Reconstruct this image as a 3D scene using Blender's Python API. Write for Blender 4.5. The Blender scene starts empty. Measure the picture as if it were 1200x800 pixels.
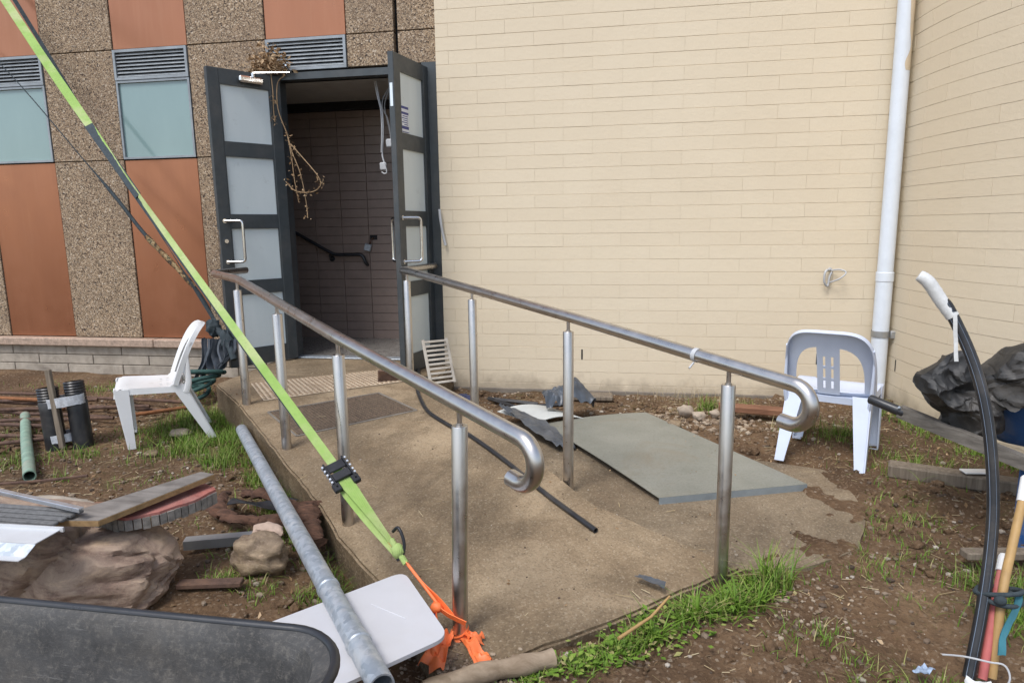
import bpy, bmesh, math, random
from mathutils import Vector, Matrix, noise
from mathutils.geometry import tessellate_polygon
random.seed(7)
rnd = random.random
def ru(a, b): return a + (b - a) * random.random()
scene = bpy.context.scene
COL = scene.collection

# ------------------------------------------------------------------ camera
cam_d = bpy.data.cameras.new('camera')
cam = bpy.data.objects.new('camera', cam_d); COL.objects.link(cam)
cam_d.sensor_width = 36.0
cam_d.lens = 23.55
cam_d.clip_start = 0.05; cam_d.clip_end = 500
yaw, pitch, roll = math.radians(10.105), math.radians(9.653), math.radians(-0.792)
fw = Vector((-math.sin(yaw) * math.cos(pitch), math.cos(yaw) * math.cos(pitch), -math.sin(pitch)))
rt = Vector((math.cos(yaw), math.sin(yaw), 0)); up = rt.cross(fw)
c_, s_ = math.cos(roll), math.sin(roll)
r2 = c_ * rt + s_ * up; u2 = -s_ * rt + c_ * up
cam.matrix_world = Matrix(((r2.x, u2.x, -fw.x, 0), (r2.y, u2.y, -fw.y, 0), (r2.z, u2.z, -fw.z, 1.32), (0, 0, 0, 1)))
scene.camera = cam

# ------------------------------------------------------------------ world, sun, exposure
SUN_EL, SUN_AZ = math.radians(58), math.radians(205)      # overcast: broad soft sun behind the viewer
world = bpy.data.worlds.new('World'); scene.world = world; world.use_nodes = True
wt = world.node_tree; wt.nodes.clear()
wo = wt.nodes.new('ShaderNodeOutputWorld'); wb = wt.nodes.new('ShaderNodeBackground')
sky = wt.nodes.new('ShaderNodeTexSky'); sky.sky_type = 'NISHITA'; sky.sun_disc = False
sky.sun_elevation = SUN_EL; sky.sun_rotation = SUN_AZ
sky.air_density = 1.0; sky.dust_density = 1.5; sky.ozone_density = 1.0
hs = wt.nodes.new('ShaderNodeHueSaturation'); hs.inputs['Saturation'].default_value = 0.75
wt.links.new(sky.outputs[0], hs.inputs['Color']); wt.links.new(hs.outputs[0], wb.inputs[0])
wb.inputs[1].default_value = 0.135
wt.links.new(wb.outputs[0], wo.inputs[0])
sun_d = bpy.data.lights.new('sun', 'SUN'); sun_d.energy = 1.45; sun_d.angle = math.radians(22); sun_d.color = (1.0, 0.985, 0.965)
sun = bpy.data.objects.new('sun', sun_d); COL.objects.link(sun)
sd = Vector((math.sin(SUN_AZ) * math.cos(SUN_EL), math.cos(SUN_AZ) * math.cos(SUN_EL), math.sin(SUN_EL)))
sun.rotation_euler = sd.to_track_quat('Z', 'Y').to_euler(); sun.location = sd * 30
scene.view_settings.view_transform = 'Standard'; scene.view_settings.look = 'None'
scene.view_settings.gamma = 1.0; scene.view_settings.exposure = 0.80

# ------------------------------------------------------------------ helpers: geometry
def V(*a): return Vector(a)
class B:
    def __init__(s): s.v = []; s.f = []
    def add(s, v, f, M=None):
        o = len(s.v)
        s.v += [tuple(M @ Vector(p)) if M else tuple(p) for p in v]
        s.f += [tuple(i + o for i in q) for q in f]
        return s
    def box(s, x0, x1, y0, y1, z0, z1, ch=0.0, M=None):
        if ch <= 0:
            v = [(x, y, z) for z in (z0, z1) for y in (y0, y1) for x in (x0, x1)]
            f = [(0, 2, 3, 1), (4, 5, 7, 6), (0, 1, 5, 4), (2, 6, 7, 3), (0, 4, 6, 2), (1, 3, 7, 5)]
            return s.add(v, f, M)
        bm = bmesh.new()
        bmesh.ops.create_cube(bm, size=1)
        for q in bm.verts: q.co = Vector(((x0 + x1) / 2 + q.co.x * (x1 - x0), (y0 + y1) / 2 + q.co.y * (y1 - y0), (z0 + z1) / 2 + q.co.z * (z1 - z0)))
        bmesh.ops.bevel(bm, geom=bm.edges[:], offset=ch, segments=1, affect='EDGES', profile=0.5)
        bm.verts.index_update()
        s.add([q.co[:] for q in bm.verts], [[q.index for q in fc.verts] for fc in bm.faces], M); bm.free()
        return s
    def tube(s, pts, r, n=10, cap=True, flat=1.0):
        pts = [Vector(p) for p in pts]; m = len(pts)
        rs = r if isinstance(r, (list, tuple)) else [r] * m
        ref = None; rings = []; v = []; f = []
        for i, p in enumerate(pts):
            t = (pts[min(i + 1, m - 1)] - pts[max(i - 1, 0)])
            t = t.normalized() if t.length > 1e-9 else Vector((0, 0, 1))
            if ref is None:
                a = Vector((0, 0, 1)) if abs(t.z) < 0.9 else Vector((1, 0, 0))
                ref = (a - t * a.dot(t)).normalized()
            else:
                ref = ref - t * ref.dot(t)
                ref = ref.normalized() if ref.length > 1e-6 else t.orthogonal().normalized()
            b = t.cross(ref)
            for k in range(n):
                a = 2 * math.pi * k / n
                v.append(p + (ref * math.cos(a) * flat + b * math.sin(a)) * rs[i])
        for i in range(m - 1):
            for k in range(n):
                k2 = (k + 1) % n
                f.append((i * n + k, i * n + k2, (i + 1) * n + k2, (i + 1) * n + k))
        if cap:
            f.append(tuple(reversed(range(n)))); f.append(tuple((m - 1) * n + k for k in range(n)))
        return s.add(v, f)
    def pipe(s, pts, ro, ri, n=20):      # open hollow pipe
        a = B().tube(pts, ro, n, False); b = B().tube(pts, ri, n, False)
        o = len(a.v); m = len(pts)
        v = a.v + b.v; f = a.f + [tuple(reversed([i + o for i in q])) for q in b.f]
        for k in range(n):
            k2 = (k + 1) % n
            f.append((k2, k, k + o, k2 + o)); e = (m - 1) * n
            f.append((e + k, e + k2, e + k2 + o, e + k + o))
        return s.add(v, f)
    def sheet(s, fn, nu, nv, th=0.0, M=None):   # fn(u,v)->point; optional thickness
        P = [[Vector(fn(i / nu, j / nv)) for i in range(nu + 1)] for j in range(nv + 1)]
        W = nu + 1; v = [p for r in P for p in r]
        f = [(j * W + i, j * W + i + 1, (j + 1) * W + i + 1, (j + 1) * W + i) for j in range(nv) for i in range(nu)]
        if th:
            N = []
            for j in range(nv + 1):
                for i in range(nu + 1):
                    a = P[j][min(i + 1, nu)] - P[j][max(i - 1, 0)]; b = P[min(j + 1, nv)][i] - P[max(j - 1, 0)][i]
                    c = a.cross(b); N.append(c.normalized() if c.length > 1e-12 else Vector((0, 0, 1)))
            o = len(v); v = v + [p - q * th for p, q in zip(v, N)]
            f = f + [tuple(reversed([i + o for i in q])) for q in f]
            rim = [i for i in range(nu)] ; 
            for i in range(nu):
                f.append((i + 1, i, i + o, i + 1 + o)); k = nv * W
                f.append((k + i, k + i + 1, k + i + 1 + o, k + i + o))
            for j in range(nv):
                f.append((j * W, (j + 1) * W, (j + 1) * W + o, j * W + o)); k = nu
                f.append(((j + 1) * W + k, j * W + k, j * W + k + o, (j + 1) * W + k + o))
        return s.add(v, f, M)
    def prism(s, poly, z0, z1, M=None):  # poly: list of (x,y); z0,z1 numbers or functions of (x,y)
        g0 = z0 if callable(z0) else (lambda x, y: z0); g1 = z1 if callable(z1) else (lambda x, y: z1)
        n = len(poly)
        v = [(x, y, g1(x, y)) for x, y in poly] + [(x, y, g0(x, y)) for x, y in poly]
        tri = tessellate_polygon([[Vector((x, y, 0)) for x, y in poly]])
        f = []
        for t in tri:
            a, b, c = [Vector((poly[i][0], poly[i][1], 0)) for i in t]
            t = tuple(t) if (b - a).cross(c - a).z > 0 else tuple(reversed(t))
            f.append(t); f.append(tuple(reversed([i + n for i in t])))
        area = sum(poly[i][0] * poly[(i + 1) % n][1] - poly[(i + 1) % n][0] * poly[i][1] for i in range(n))
        for i in range(n):
            j = (i + 1) % n
            f.append((j, i, i + n, j + n) if area > 0 else (i, j, j + n, i + n))
        return s.add(v, f, M)
    def blob(s, c, r, sub=3, fn=None):
        bm = bmesh.new(); bmesh.ops.create_icosphere(bm, subdivisions=sub, radius=1)
        bm.verts.index_update(); vs = []
        for q in bm.verts:
            p = q.co.normalized(); k = fn(p) if fn else 1.0
            vs.append((c[0] + p.x * r[0] * k, c[1] + p.y * r[1] * k, c[2] + p.z * r[2] * k))
        s.add(vs, [[q.index for q in fc.verts] for fc in bm.faces]); bm.free(); return s

def mesh_of(name, b, mat, smooth=None):
    me = bpy.data.meshes.new(name)
    me.from_pydata(b.v, [], b.f); me.validate(); me.update()
    if smooth is not None:
        me.polygons.foreach_set('use_smooth', [True] * len(me.polygons))
        me.set_sharp_from_angle(angle=math.radians(smooth))
    if mat: me.materials.append(mat)
    return me
def part(name, b, mat, parent=None, smooth=None, loc=None, rot=None, kind=None):
    """one mesh object; parents that are unrotated thing Empties: vertices are given in world space and shifted"""
    me = b if isinstance(b, bpy.types.Mesh) else None
    if me is None:
        off = parent.get('_o') if (parent is not None and loc is None) else None
        if off is not None:
            b.v = [(x - off[0], y - off[1], z - off[2]) for x, y, z in b.v]
        me = mesh_of(name, b, mat, smooth)
    o = bpy.data.objects.new(name, me); COL.objects.link(o)
    if parent is not None: o.parent = parent
    if loc is not None: o.location = loc
    if rot is not None: o.rotation_euler = rot
    if parent is not None and parent.get('_o') is not None and loc is None: o['_o'] = parent['_o']
    if kind: o['kind'] = kind
    return o
def tag(o, label, cat, group=None, kind=None):
    o['label'] = label; o['category'] = cat
    if group: o['group'] = group
    if kind: o['kind'] = kind
    return o
def thing(name, label, cat, loc=(0, 0, 0), rz=0.0, group=None, world_verts=True):
    o = bpy.data.objects.new(name, None); COL.objects.link(o); o.empty_display_size = 0.1
    o.location = loc; o.rotation_euler = (0, 0, rz)
    if world_verts: o['_o'] = list(loc)
    return tag(o, label, cat, group)
def single(name, b, mat, label, cat, group=None, smooth=None, kind=None, loc=None):
    """a thing that is one mesh; origin moved to its base"""
    if loc is None and b.v:
        n = len(b.v); loc = (sum(p[0] for p in b.v) / n, sum(p[1] for p in b.v) / n, min(p[2] for p in b.v))
    b.v = [(x - loc[0], y - loc[1], z - loc[2]) for x, y, z in b.v]
    o = bpy.data.objects.new(name, mesh_of(name, b, mat, smooth)); COL.objects.link(o); o.location = loc
    return tag(o, label, cat, group, kind)
def spline(pts, n=8):
    pts = [Vector(p) for p in pts]; out = []
    for i in range(len(pts) - 1):
        p0 = pts[max(i - 1, 0)]; p1 = pts[i]; p2 = pts[i + 1]; p3 = pts[min(i + 2, len(pts) - 1)]
        for k in range(n):
            t = k / n
            out.append(0.5 * ((2 * p1) + (p2 - p0) * t + (2 * p0 - 5 * p1 + 4 * p2 - p3) * t * t + (3 * p1 - p0 - 3 * p2 + p3) * t ** 3))
    out.append(pts[-1]); return out
def fillet(pts, r, n=6):
    pts = [Vector(p) for p in pts]; out = [pts[0]]
    for i in range(1, len(pts) - 1):
        a = (pts[i - 1] - pts[i]); b = (pts[i + 1] - pts[i]); d = min(r, a.length * .48, b.length * .48)
        p = pts[i] + a.normalized() * d; q = pts[i] + b.normalized() * d
        for k in range(n + 1):
            t = k / n; out.append((1 - t) ** 2 * p + 2 * t * (1 - t) * pts[i] + t * t * q)
    out.append(pts[-1]); return out
def fbm(p, o=4): return noise.fractal(p, 1.0, 2.0, o, noise_basis='PERLIN_ORIGINAL')

# ------------------------------------------------------------------ helpers: materials
class NT:
    def __init__(s, name):
        s.m = bpy.data.materials.new(name); s.m.use_nodes = True; s.t = s.m.node_tree
        s.b = s.t.nodes['Principled BSDF']
    def n(s, typ, **kw):
        x = s.t.nodes.new(typ)
        for k, v in kw.items():
            if k.startswith('_'): setattr(x, k[1:], v)
            else:
                i = x.inputs[k.replace('__', ' ')] if isinstance(k, str) else x.inputs[k]
                i.default_value = v
        return x
    def l(s, a, b): s.t.links.new(a, b)
    def pos(s, scale=(1, 1, 1), obj=False):
        if obj: src = s.n('ShaderNodeTexCoord').outputs['Object']
        else: src = s.n('ShaderNodeNewGeometry').outputs['Position']
        if scale == (1, 1, 1): return src
        mp = s.n('ShaderNodeMapping'); mp.inputs['Scale'].default_value = scale; s.l(src, mp.inputs['Vector']); return mp.outputs[0]
    def noise(s, vec, scale, detail=4, rough=.6, dist=0.0):
        x = s.n('ShaderNodeTexNoise', Scale=scale, Detail=detail, Roughness=rough, Distortion=dist); s.l(vec, x.inputs['Vector']); return x.outputs['Fac']
    def vor(s, vec, scale, feature='F1', out='Distance', rnd_=1.0):
        x = s.n('ShaderNodeTexVoronoi', Scale=scale, Randomness=rnd_); x.feature = feature; s.l(vec, x.inputs['Vector']); return x.outputs[out]
    def ramp(s, fac, stops, interp='LINEAR'):
        x = s.n('ShaderNodeValToRGB'); cr = x.color_ramp; cr.interpolation = interp
        while len(cr.elements) < len(stops): cr.elements.new(0.5)
        for e, (p, c) in zip(cr.elements, stops):
            e.position = p; e.color = (*c, 1) if len(c) == 3 else c
        s.l(fac, x.inputs['Fac']); return x.outputs['Color']
    def val(s, fac, a0, a1, b0, b1):
        x = s.n('ShaderNodeMapRange'); x.inputs['From Min'].default_value = a0; x.inputs['From Max'].default_value = a1
        x.inputs['To Min'].default_value = b0; x.inputs['To Max'].default_value = b1; s.l(fac, x.inputs['Value']); return x.outputs[0]
    def mix(s, fac, a, b, mode='MIX'):
        x = s.n('ShaderNodeMix'); x.data_type = 'RGBA'; x.blend_type = mode
        for v, i in ((fac, x.inputs[0]), (a, x.inputs[6]), (b, x.inputs[7])):
            if isinstance(v, (int, float)): i.default_value = v
            elif isinstance(v, tuple): i.default_value = (*v, 1) if len(v) == 3 else v
            else: s.l(v, i)
        return x.outputs[2]
    def bump(s, h, strength=.3, dist=.01, prev=None):
        x = s.n('ShaderNodeBump', Strength=strength, Distance=dist); s.l(h, x.inputs['Height'])
        if prev is not None: s.l(prev, x.inputs['Normal'])
        s.l(x.outputs[0], s.b.inputs['Normal']); return x.outputs[0]
    def set(s, color=None, rough=None, metal=None, spec=None):
        for k, v in (('Base Color', color), ('Roughness', rough), ('Metallic', metal), ('Specular IOR Level', spec)):
            if v is None: continue
            if isinstance(v, (int, float)): s.b.inputs[k].default_value = v
            elif isinstance(v, tuple): s.b.inputs[k].default_value = (*v, 1)
            else: s.l(v, s.b.inputs[k])
        return s.m
    def rand(s): return s.n('ShaderNodeObjectInfo').outputs['Random']
    def island(s): return s.n('ShaderNodeNewGeometry').outputs['Random Per Island']
def plain(name, c, rough=.5, metal=0.0, var=.12, scale=9.0, bump=.1, bscale=60.0, spec=.5, dirt=None, dirt_amt=.5, obj=False):
    t = NT(name); p = t.pos(obj=obj)
    n1 = t.noise(p, scale, 5, .65)
    c0 = tuple(x * (1 - var) for x in c); c1 = tuple(min(1, x * (1 + var)) for x in c)
    col = t.ramp(n1, [(.3, c0), (.7, c1)])
    if dirt:
        nd = t.noise(p, scale * .37 + 1.3, 6, .7, .4)
        f = t.val(nd, .48, .68, 0, dirt_amt); col = t.mix(f, col, dirt)
    r = t.val(t.noise(p, scale * 2.1, 3), .3, .7, max(0.03, rough - .08), min(1, rough + .1))
    if bump: t.bump(t.noise(p, bscale, 4), bump, .004)
    return t.set(col, r, metal, spec)

def m_cream():
    t = NT('cream_paint'); p = t.pos()
    n = t.noise(p, .9, 4); n2 = t.noise(p, 22, 4)
    c = t.ramp(n, [(.3, (.665, .562, .41)), (.7, (.70, .60, .445))])
    c = t.mix(t.val(t.rand(), 0, 1, 0, .30), c, (.63, .525, .375))
    c = t.mix(t.val(n2, .55, .8, 0, .25), c, (.60, .50, .36))
    # splash dirt just above the ground (a stain with a ragged upper edge)
    z = t.n('ShaderNodeSeparateXYZ'); t.l(p, z.inputs[0])
    zz = t.n('ShaderNodeMath', _operation='ADD'); t.l(z.outputs[2], zz.inputs[0]); t.l(t.val(t.noise(p, 5, 5), .3, .7, -.07, .07), zz.inputs[1])
    c = t.mix(t.val(zz.outputs[0], .02, .13, .55, 0), c, (.25, .20, .14))
    b1 = t.bump(t.noise(p, 140, 5, .7), .28, .004)
    b2 = t.bump(t.noise(p, 34, 3), .30, .006, b1)
    return t.set(c, .62, 0, .35)
def m_agg():
    t = NT('exposed_aggregate'); p = t.pos()
    x = t.n('ShaderNodeTexVoronoi', Scale=96.0); t.l(p, x.inputs['Vector'])
    s = t.n('ShaderNodeSeparateColor'); t.l(x.outputs['Color'], s.inputs[0])
    c = t.ramp(s.outputs[0], [(0, (.05, .037, .03)), (.12, (.12, .08, .052)), (.26, (.23, .16, .105)), (.48, (.36, .255, .165)), (.72, (.45, .34, .235)), (.92, (.56, .46, .36))], 'CONSTANT')
    x2 = t.n('ShaderNodeTexVoronoi', Scale=165.0); t.l(p, x2.inputs['Vector'])
    s2 = t.n('ShaderNodeSeparateColor'); t.l(x2.outputs['Color'], s2.inputs[0])
    c2 = t.ramp(s2.outputs[1], [(0, (.05, .037, .03)), (.2, (.22, .155, .10)), (.6, (.40, .29, .19)), (.92, (.54, .45, .35))], 'CONSTANT')
    c = t.mix(t.val(t.noise(p, 40, 2), .45, .55, 0, 1), c, c2)
    c = t.mix(t.val(t.noise(p, 1.6, 4), .45, .75, 0, .4), c, (.20, .14, .10))
    t.bump(x.outputs['Distance'], .45, .007)
    c = t.mix(1.0, c, (.97, .97, .94), 'MULTIPLY')
    return t.set(c, .75, 0, .3)
def m_orange():
    t = NT('rust_orange_metallic_panel'); p = t.pos()
    n = t.noise(t.pos((2.5, 2.5, .5)), 1.2, 4)
    c = t.ramp(n, [(.3, (.345, .145, .078)), (.7, (.40, .172, .094))])
    n2 = t.noise(t.pos((14, 14, .7)), 1.5, 5)
    c = t.mix(t.val(n2, .55, .8, 0, .18), c, (.50, .26, .15))
    t.bump(t.noise(p, 2.2, 2), .04, .01)
    return t.set(c, t.val(t.noise(p, 6, 4), .3, .7, .27, .36), .72, .5)
def m_glass():
    t = NT('blue_grey_glazing'); p = t.pos()
    n = t.noise(t.pos((1, 1, .4)), 1.4, 4)
    c = t.ramp(n, [(.3, (.185, .275, .270)), (.7, (.23, .328, .318))])
    c = t.mix(t.val(t.noise(p, 45, 5, .8), .62, .8, 0, .35), c, (.32, .36, .36))
    return t.set(c, .12, 0, .8)
def m_frost():
    t = NT('frosted_glass'); p = t.pos()
    n = t.noise(t.pos((3, 3, .6)), 1.2, 4)
    c = t.ramp(n, [(.3, (.59, .655, .655)), (.7, (.67, .725, .72))])
    c = t.mix(t.val(t.noise(p, 9, 6, .75), .60, .78, 0, .4), c, (.33, .36, .34))
    t.bump(t.noise(p, 300, 2), .05, .002)
    return t.set(c, .28, 0, .5)
def m_steel(name='brushed_steel', base=(.56, .52, .48), r0=.2, r1=.4, rust=(.22, .12, .06), amt=.35):
    t = NT(name); p = t.pos()
    n = t.noise(p, 18, 5); sc = t.noise(t.pos((160, 160, 8)), 3, 2)
    c = t.ramp(n, [(.3, tuple(x * .86 for x in base)), (.7, base)])
    c = t.mix(t.val(t.noise(p, 13, 5, .7), .64, .74, 0, amt), c, rust)
    t.bump(sc, .02, .001)
    r = t.val(n, .3, .7, r0, r1)
    return t.set(c, r, 1.0)
def m_galv():
    t = NT('galvanised_steel'); p = t.pos()
    v = t.vor(p, 55, out='Color'); s = t.n('ShaderNodeSeparateColor'); t.l(v, s.inputs[0])
    c = t.ramp(s.outputs[0], [(0, (.30, .34, .38)), (1, (.47, .51, .55))])
    c = t.mix(t.val(t.noise(p, 14, 6, .7), .50, .66, 0, .8), c, (.56, .57, .57))
    c = t.mix(t.val(t.noise(p, 9, 6, .8), .62, .74, 0, .8), c, (.20, .11, .05))
    return t.set(c, t.val(t.noise(p, 30, 3), .3, .7, .4, .6), .55)
def m_concrete(name, a, b, dark, scale=1.0):
    t = NT(name); p = t.pos()
    n = t.noise(p, 1.7 * scale, 7, .66, .5)
    c = t.ramp(n, [(.28, dark), (.45, a), (.68, b)])
    c = t.mix(t.val(t.noise(p, 1.1 * scale, 6, .68, .9), .47, .62, 0, .62), c, tuple(x * .52 for x in a))
    c = t.mix(t.val(t.noise(p, .62 * scale, 7, .72, 1.2), .49, .58, 0, .62), c, tuple(x * .46 for x in a))
    c = t.mix(t.val(t.noise(p, 9 * scale, 6, .8, .4), .58, .68, 0, .55), c, tuple(x * .5 for x in a))
    v = t.vor(p, 150, out='Color'); s = t.n('ShaderNodeSeparateColor'); t.l(v, s.inputs[0])
    c = t.mix(t.val(s.outputs[0], 0, 1, 0, .42), c, t.ramp(s.outputs[1], [(0, (.07, .05, .034)), (.4, (.16, .11, .07)), (.8, (.32, .25, .17)), (1, (.46, .40, .32))]))
    c = t.mix(t.val(t.noise(p, 60, 5, .7), .58, .75, 0, .5), c, (.42, .33, .22))
    b1 = t.bump(t.noise(p, 190, 4, .7), .5, .004); t.bump(t.noise(p, 24, 5), .3, .01, b1)
    c = t.mix(1.0, c, (1.0, .98, .90), 'MULTIPLY')
    return t.set(c, t.val(n, .3, .7, .72, .92), 0, .3)
def m_soil():
    t = NT('brown_soil'); p = t.pos()
    n = t.noise(p, 1.3, 6, .65, .5)
    c = t.ramp(n, [(.28, (.068, .040, .024)), (.42, (.140, .088, .052)), (.58, (.215, .142, .086)), (.8, (.31, .222, .140))])
    n2 = t.noise(p, 11, 6, .75)
    c = t.mix(t.val(n2, .35, .66, .5, 0), c, (.070, .044, .027))
    c = t.mix(t.val(t.noise(p, .75, 5, .65, .7), .46, .60, 0, .68), c, (.078, .051, .033))
    c = t.mix(t.val(t.noise(p, 4.3, 6, .75, .5), .50, .62, 0, .45), c, (.075, .048, .031))
    v = t.vor(p, 95, out='Color'); s = t.n('ShaderNodeSeparateColor'); t.l(v, s.inputs[0])
    c = t.mix(t.val(s.outputs[0], .3, 1, 0, .6), c, t.ramp(s.outputs[1], [(0, (.045, .03, .02)), (.5, (.15, .10, .065)), (.85, (.27, .20, .135)), (1, (.45, .40, .33))]))
    # thin green growth in loose patches
    g = t.noise(p, 1.9, 5, .7, .3); g2 = t.noise(p, 40, 4, .8)
    mg = t.n('ShaderNodeMath', _operation='MULTIPLY'); t.l(t.val(g, .54, .66, 0, 1), mg.inputs[0]); t.l(t.val(g2, .48, .62, 0, .7), mg.inputs[1])
    c = t.mix(mg.outputs[0], c, (.075, .085, .028))
    b1 = t.bump(t.noise(p, 120, 5, .75), .8, .008); t.bump(t.noise(p, 22, 6, .7), .7, .025, b1)
    c = t.mix(1.0, c, (1.02, .97, .90), 'MULTIPLY')
    return t.set(c, .95, 0, .15)
def m_rock(name='layered_rock', a=(.225, .150, .122), b=(.39, .29, .235), d=(.070, .048, .043)):
    t = NT(name)
    mp = t.n('ShaderNodeMapping'); mp.inputs['Rotation'].default_value = (.25, .5, .35); mp.inputs['Scale'].default_value = (2.0, 3.0, 6.5)
    t.l(t.pos(), mp.inputs['Vector']); p = t.pos()
    n = t.noise(mp.outputs[0], 2.2, 7, .65, .9)
    c = t.ramp(n, [(.27, d), (.42, a), (.58, b), (.70, (.56, .41, .30)), (.78, a), (.9, (.30, .22, .20))])
    c = t.mix(t.val(t.noise(p, 4, 5), .4, .7, 0, .5), c, (.17, .13, .118))
    c = t.mix(t.val(t.noise(p, 55, 6, .8), .5, .7, 0, .5), c, (.42, .33, .26))
    c = t.mix(t.val(t.noise(p, 38, 6, .8), .56, .7, 0, .5), c, (.09, .065, .055))
    b1 = t.bump(n, .6, .018); t.bump(t.noise(p, 60, 6, .75), .7, .007, b1)
    c = t.mix(1.0, c, (1.02, 1.0, .90), 'MULTIPLY')
    return t.set(c, .7, 0, .35)
def m_wood(name, a, b, axis=(2, 30, 30), rough=.8):
    t = NT(name); p = t.pos(axis)
    n = t.noise(p, 1.6, 6, .65, .6)
    c = t.ramp(n, [(.3, a), (.65, b)])
    c = t.mix(t.val(t.noise(t.pos(), 5, 5, .7), .5, .7, 0, .4), c, tuple(x * .5 for x in a))
    t.bump(n, .5, .006)
    return t.set(c, rough, 0, .3)
def m_leaf(name, stops, rough=.55):
    t = NT(name)
    c = t.ramp(t.island(), stops)
    z = t.n('ShaderNodeTexCoord')
    m = t.set(c, rough, 0, .3)
    return m

CREAM = m_cream(); AGG = m_agg(); ORANGE = m_orange(); GLASS = m_glass(); FROST = m_frost()
STEEL = m_steel(base=(.60, .565, .53), r0=.25, r1=.38, amt=.12); CHROME = m_steel('bright_steel', (.70, .69, .68), .12, .25, (.4, .38, .35), .2); GALV = m_galv()
MORTAR = plain('cream_mortar', (.64, .545, .40), .8, var=.1, bump=.4)
DARKGAP = plain('dark_recess', (.012, .012, .013), .9)
FRAME = plain('charcoal_powdercoat', (.048, .056, .060), .38, var=.15, bump=.06, dirt=(.12, .11, .10), dirt_amt=.3)
LOUVRE = plain('grey_louvre_metal', (.30, .325, .34), .4, .3, var=.12, dirt=(.15, .15, .15), dirt_amt=.4)
RAMP = m_concrete('stained_concrete', (.245, .180, .118), (.40, .31, .215), (.110, .078, .050))
RAMPSIDE = m_concrete('dark_side_concrete', (.125, .088, .055), (.21, .16, .105), (.055, .038, .024), 2.2)  # the ramp concrete in darker tones, used on its steep faces
PATHC = m_concrete('pale_concrete', (.215, .165, .115), (.31, .25, .185), (.12, .085, .058))
SOIL = m_soil(); ROCK = m_rock()
ROCK2 = m_rock('brown_rubble', (.17, .12, .08), (.29, .22, .15), (.07, .05, .035))
GRANITE = plain('pinkish_stone_sill', (.40, .29, .215), .7, var=.3, scale=40, bump=.4, dirt=(.2, .15, .12), dirt_amt=.6)
BLOCK = plain('grey_block', (.36, .31, .25), .9, var=.22, scale=7, bump=.6, bscale=120, dirt=(.16, .13, .10), dirt_amt=.7)
BLOCKM = plain('grey_block_mortar', (.20, .17, .135), .95, var=.2, bump=.5)
TILE = plain('brown_wall_tile', (.225, .168, .142), .4, var=.10, bump=.05)
TILEG = plain('tile_grout', (.15, .112, .095), .9)
PLASTER = plain('grey_soffit', (.34, .32, .29), .85, var=.08)
FLOORT = plain('worn_grey_floor', (.17, .155, .14), .3, var=.35, scale=26, bump=.3, bscale=90, dirt=(.38, .36, .33), dirt_amt=.55)
PVC = plain('white_downpipe_paint', (.68, .725, .775), .35, var=.04, bump=.03)
CREAMSTAIN = plain('cream_overspray', (.60, .50, .36), .5, var=.08)
BANDM = plain('grey_bracket', (.33, .33, .32), .45, .5)
W_PLASTIC = plain('white_plastic', (.715, .715, .705), .35, var=.04, scale=5, bump=.05, dirt=(.62, .60, .55), dirt_amt=.35)
B_PLASTIC = plain('pale_blue_grey_plastic', (.56, .615, .73), .36, var=.05, scale=5, bump=.05, dirt=(.52, .55, .60), dirt_amt=.35)
SLOTM = plain('slot_shadow', (.05, .05, .055), .9)
BLACKP = plain('black_pipe_plastic', (.018, .018, .020), .4, var=.3, bump=.1, dirt=(.10, .085, .07), dirt_amt=.45)
STRIPE = plain('pale_blue_stripe', (.16, .20, .26), .5)
TAPE = plain('silvery_tape', (.52, .54, .57), .3, .15, var=.25, scale=30, bump=.6, bscale=50, dirt=(.3, .27, .24), dirt_amt=.5)
WTAPE = plain('white_tape', (.62, .62, .60), .5, var=.12, scale=30, bump=.7, bscale=45, dirt=(.45, .45, .43), dirt_amt=.6)
TIMBER = m_wood('weathered_timber', (.11, .085, .062), (.24, .195, .145), (28, 28, 2))
BOARDW = m_wood('dark_board', (.13, .115, .10), (.25, .225, .20), (3, 16, 16), .6)
BOARDE = plain('raw_board_edge', (.30, .19, .085), .85, var=.3, scale=30, bump=.5)
REDW = plain('red_slab_top', (.30, .095, .075), .8, var=.35, scale=11, bump=.6, dirt=(.38, .2, .17), dirt_amt=.6)
GREYEDGE = plain('grey_slab_edge', (.22, .20, .175), .95, var=.4, scale=30, bump=.7)
BARK = m_wood('red_brown_bark', (.042, .024, .017), (.135, .070, .045), (9, 34, 34), .95)
LOGM = m_wood('grey_log', (.20, .145, .095), (.36, .28, .20), (6, 14, 14), .9)
RUST = plain('rusty_steel', (.105, .062, .045), .9, .15, var=.4, scale=30, bump=.6, dirt=(.20, .115, .07), dirt_amt=.7)
GREENP = plain('faded_green_pipe', (.20, .30, .23), .55, var=.25, scale=14, bump=.2, dirt=(.33, .30, .24), dirt_amt=.7)
ALU = plain('mill_aluminium', (.72, .74, .77), .32, .85, var=.06, bump=.05, dirt=(.5, .5, .5), dirt_amt=.3)
WFLASH = plain('white_flashing', (.60, .61, .62), .35, .1, var=.04, bump=.06, dirt=(.5, .5, .5), dirt_amt=.3)
RIBM = plain('grey_ribbed_panel', (.13, .128, .125), .85, var=.3, scale=60, bump=.6, bscale=120)
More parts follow.
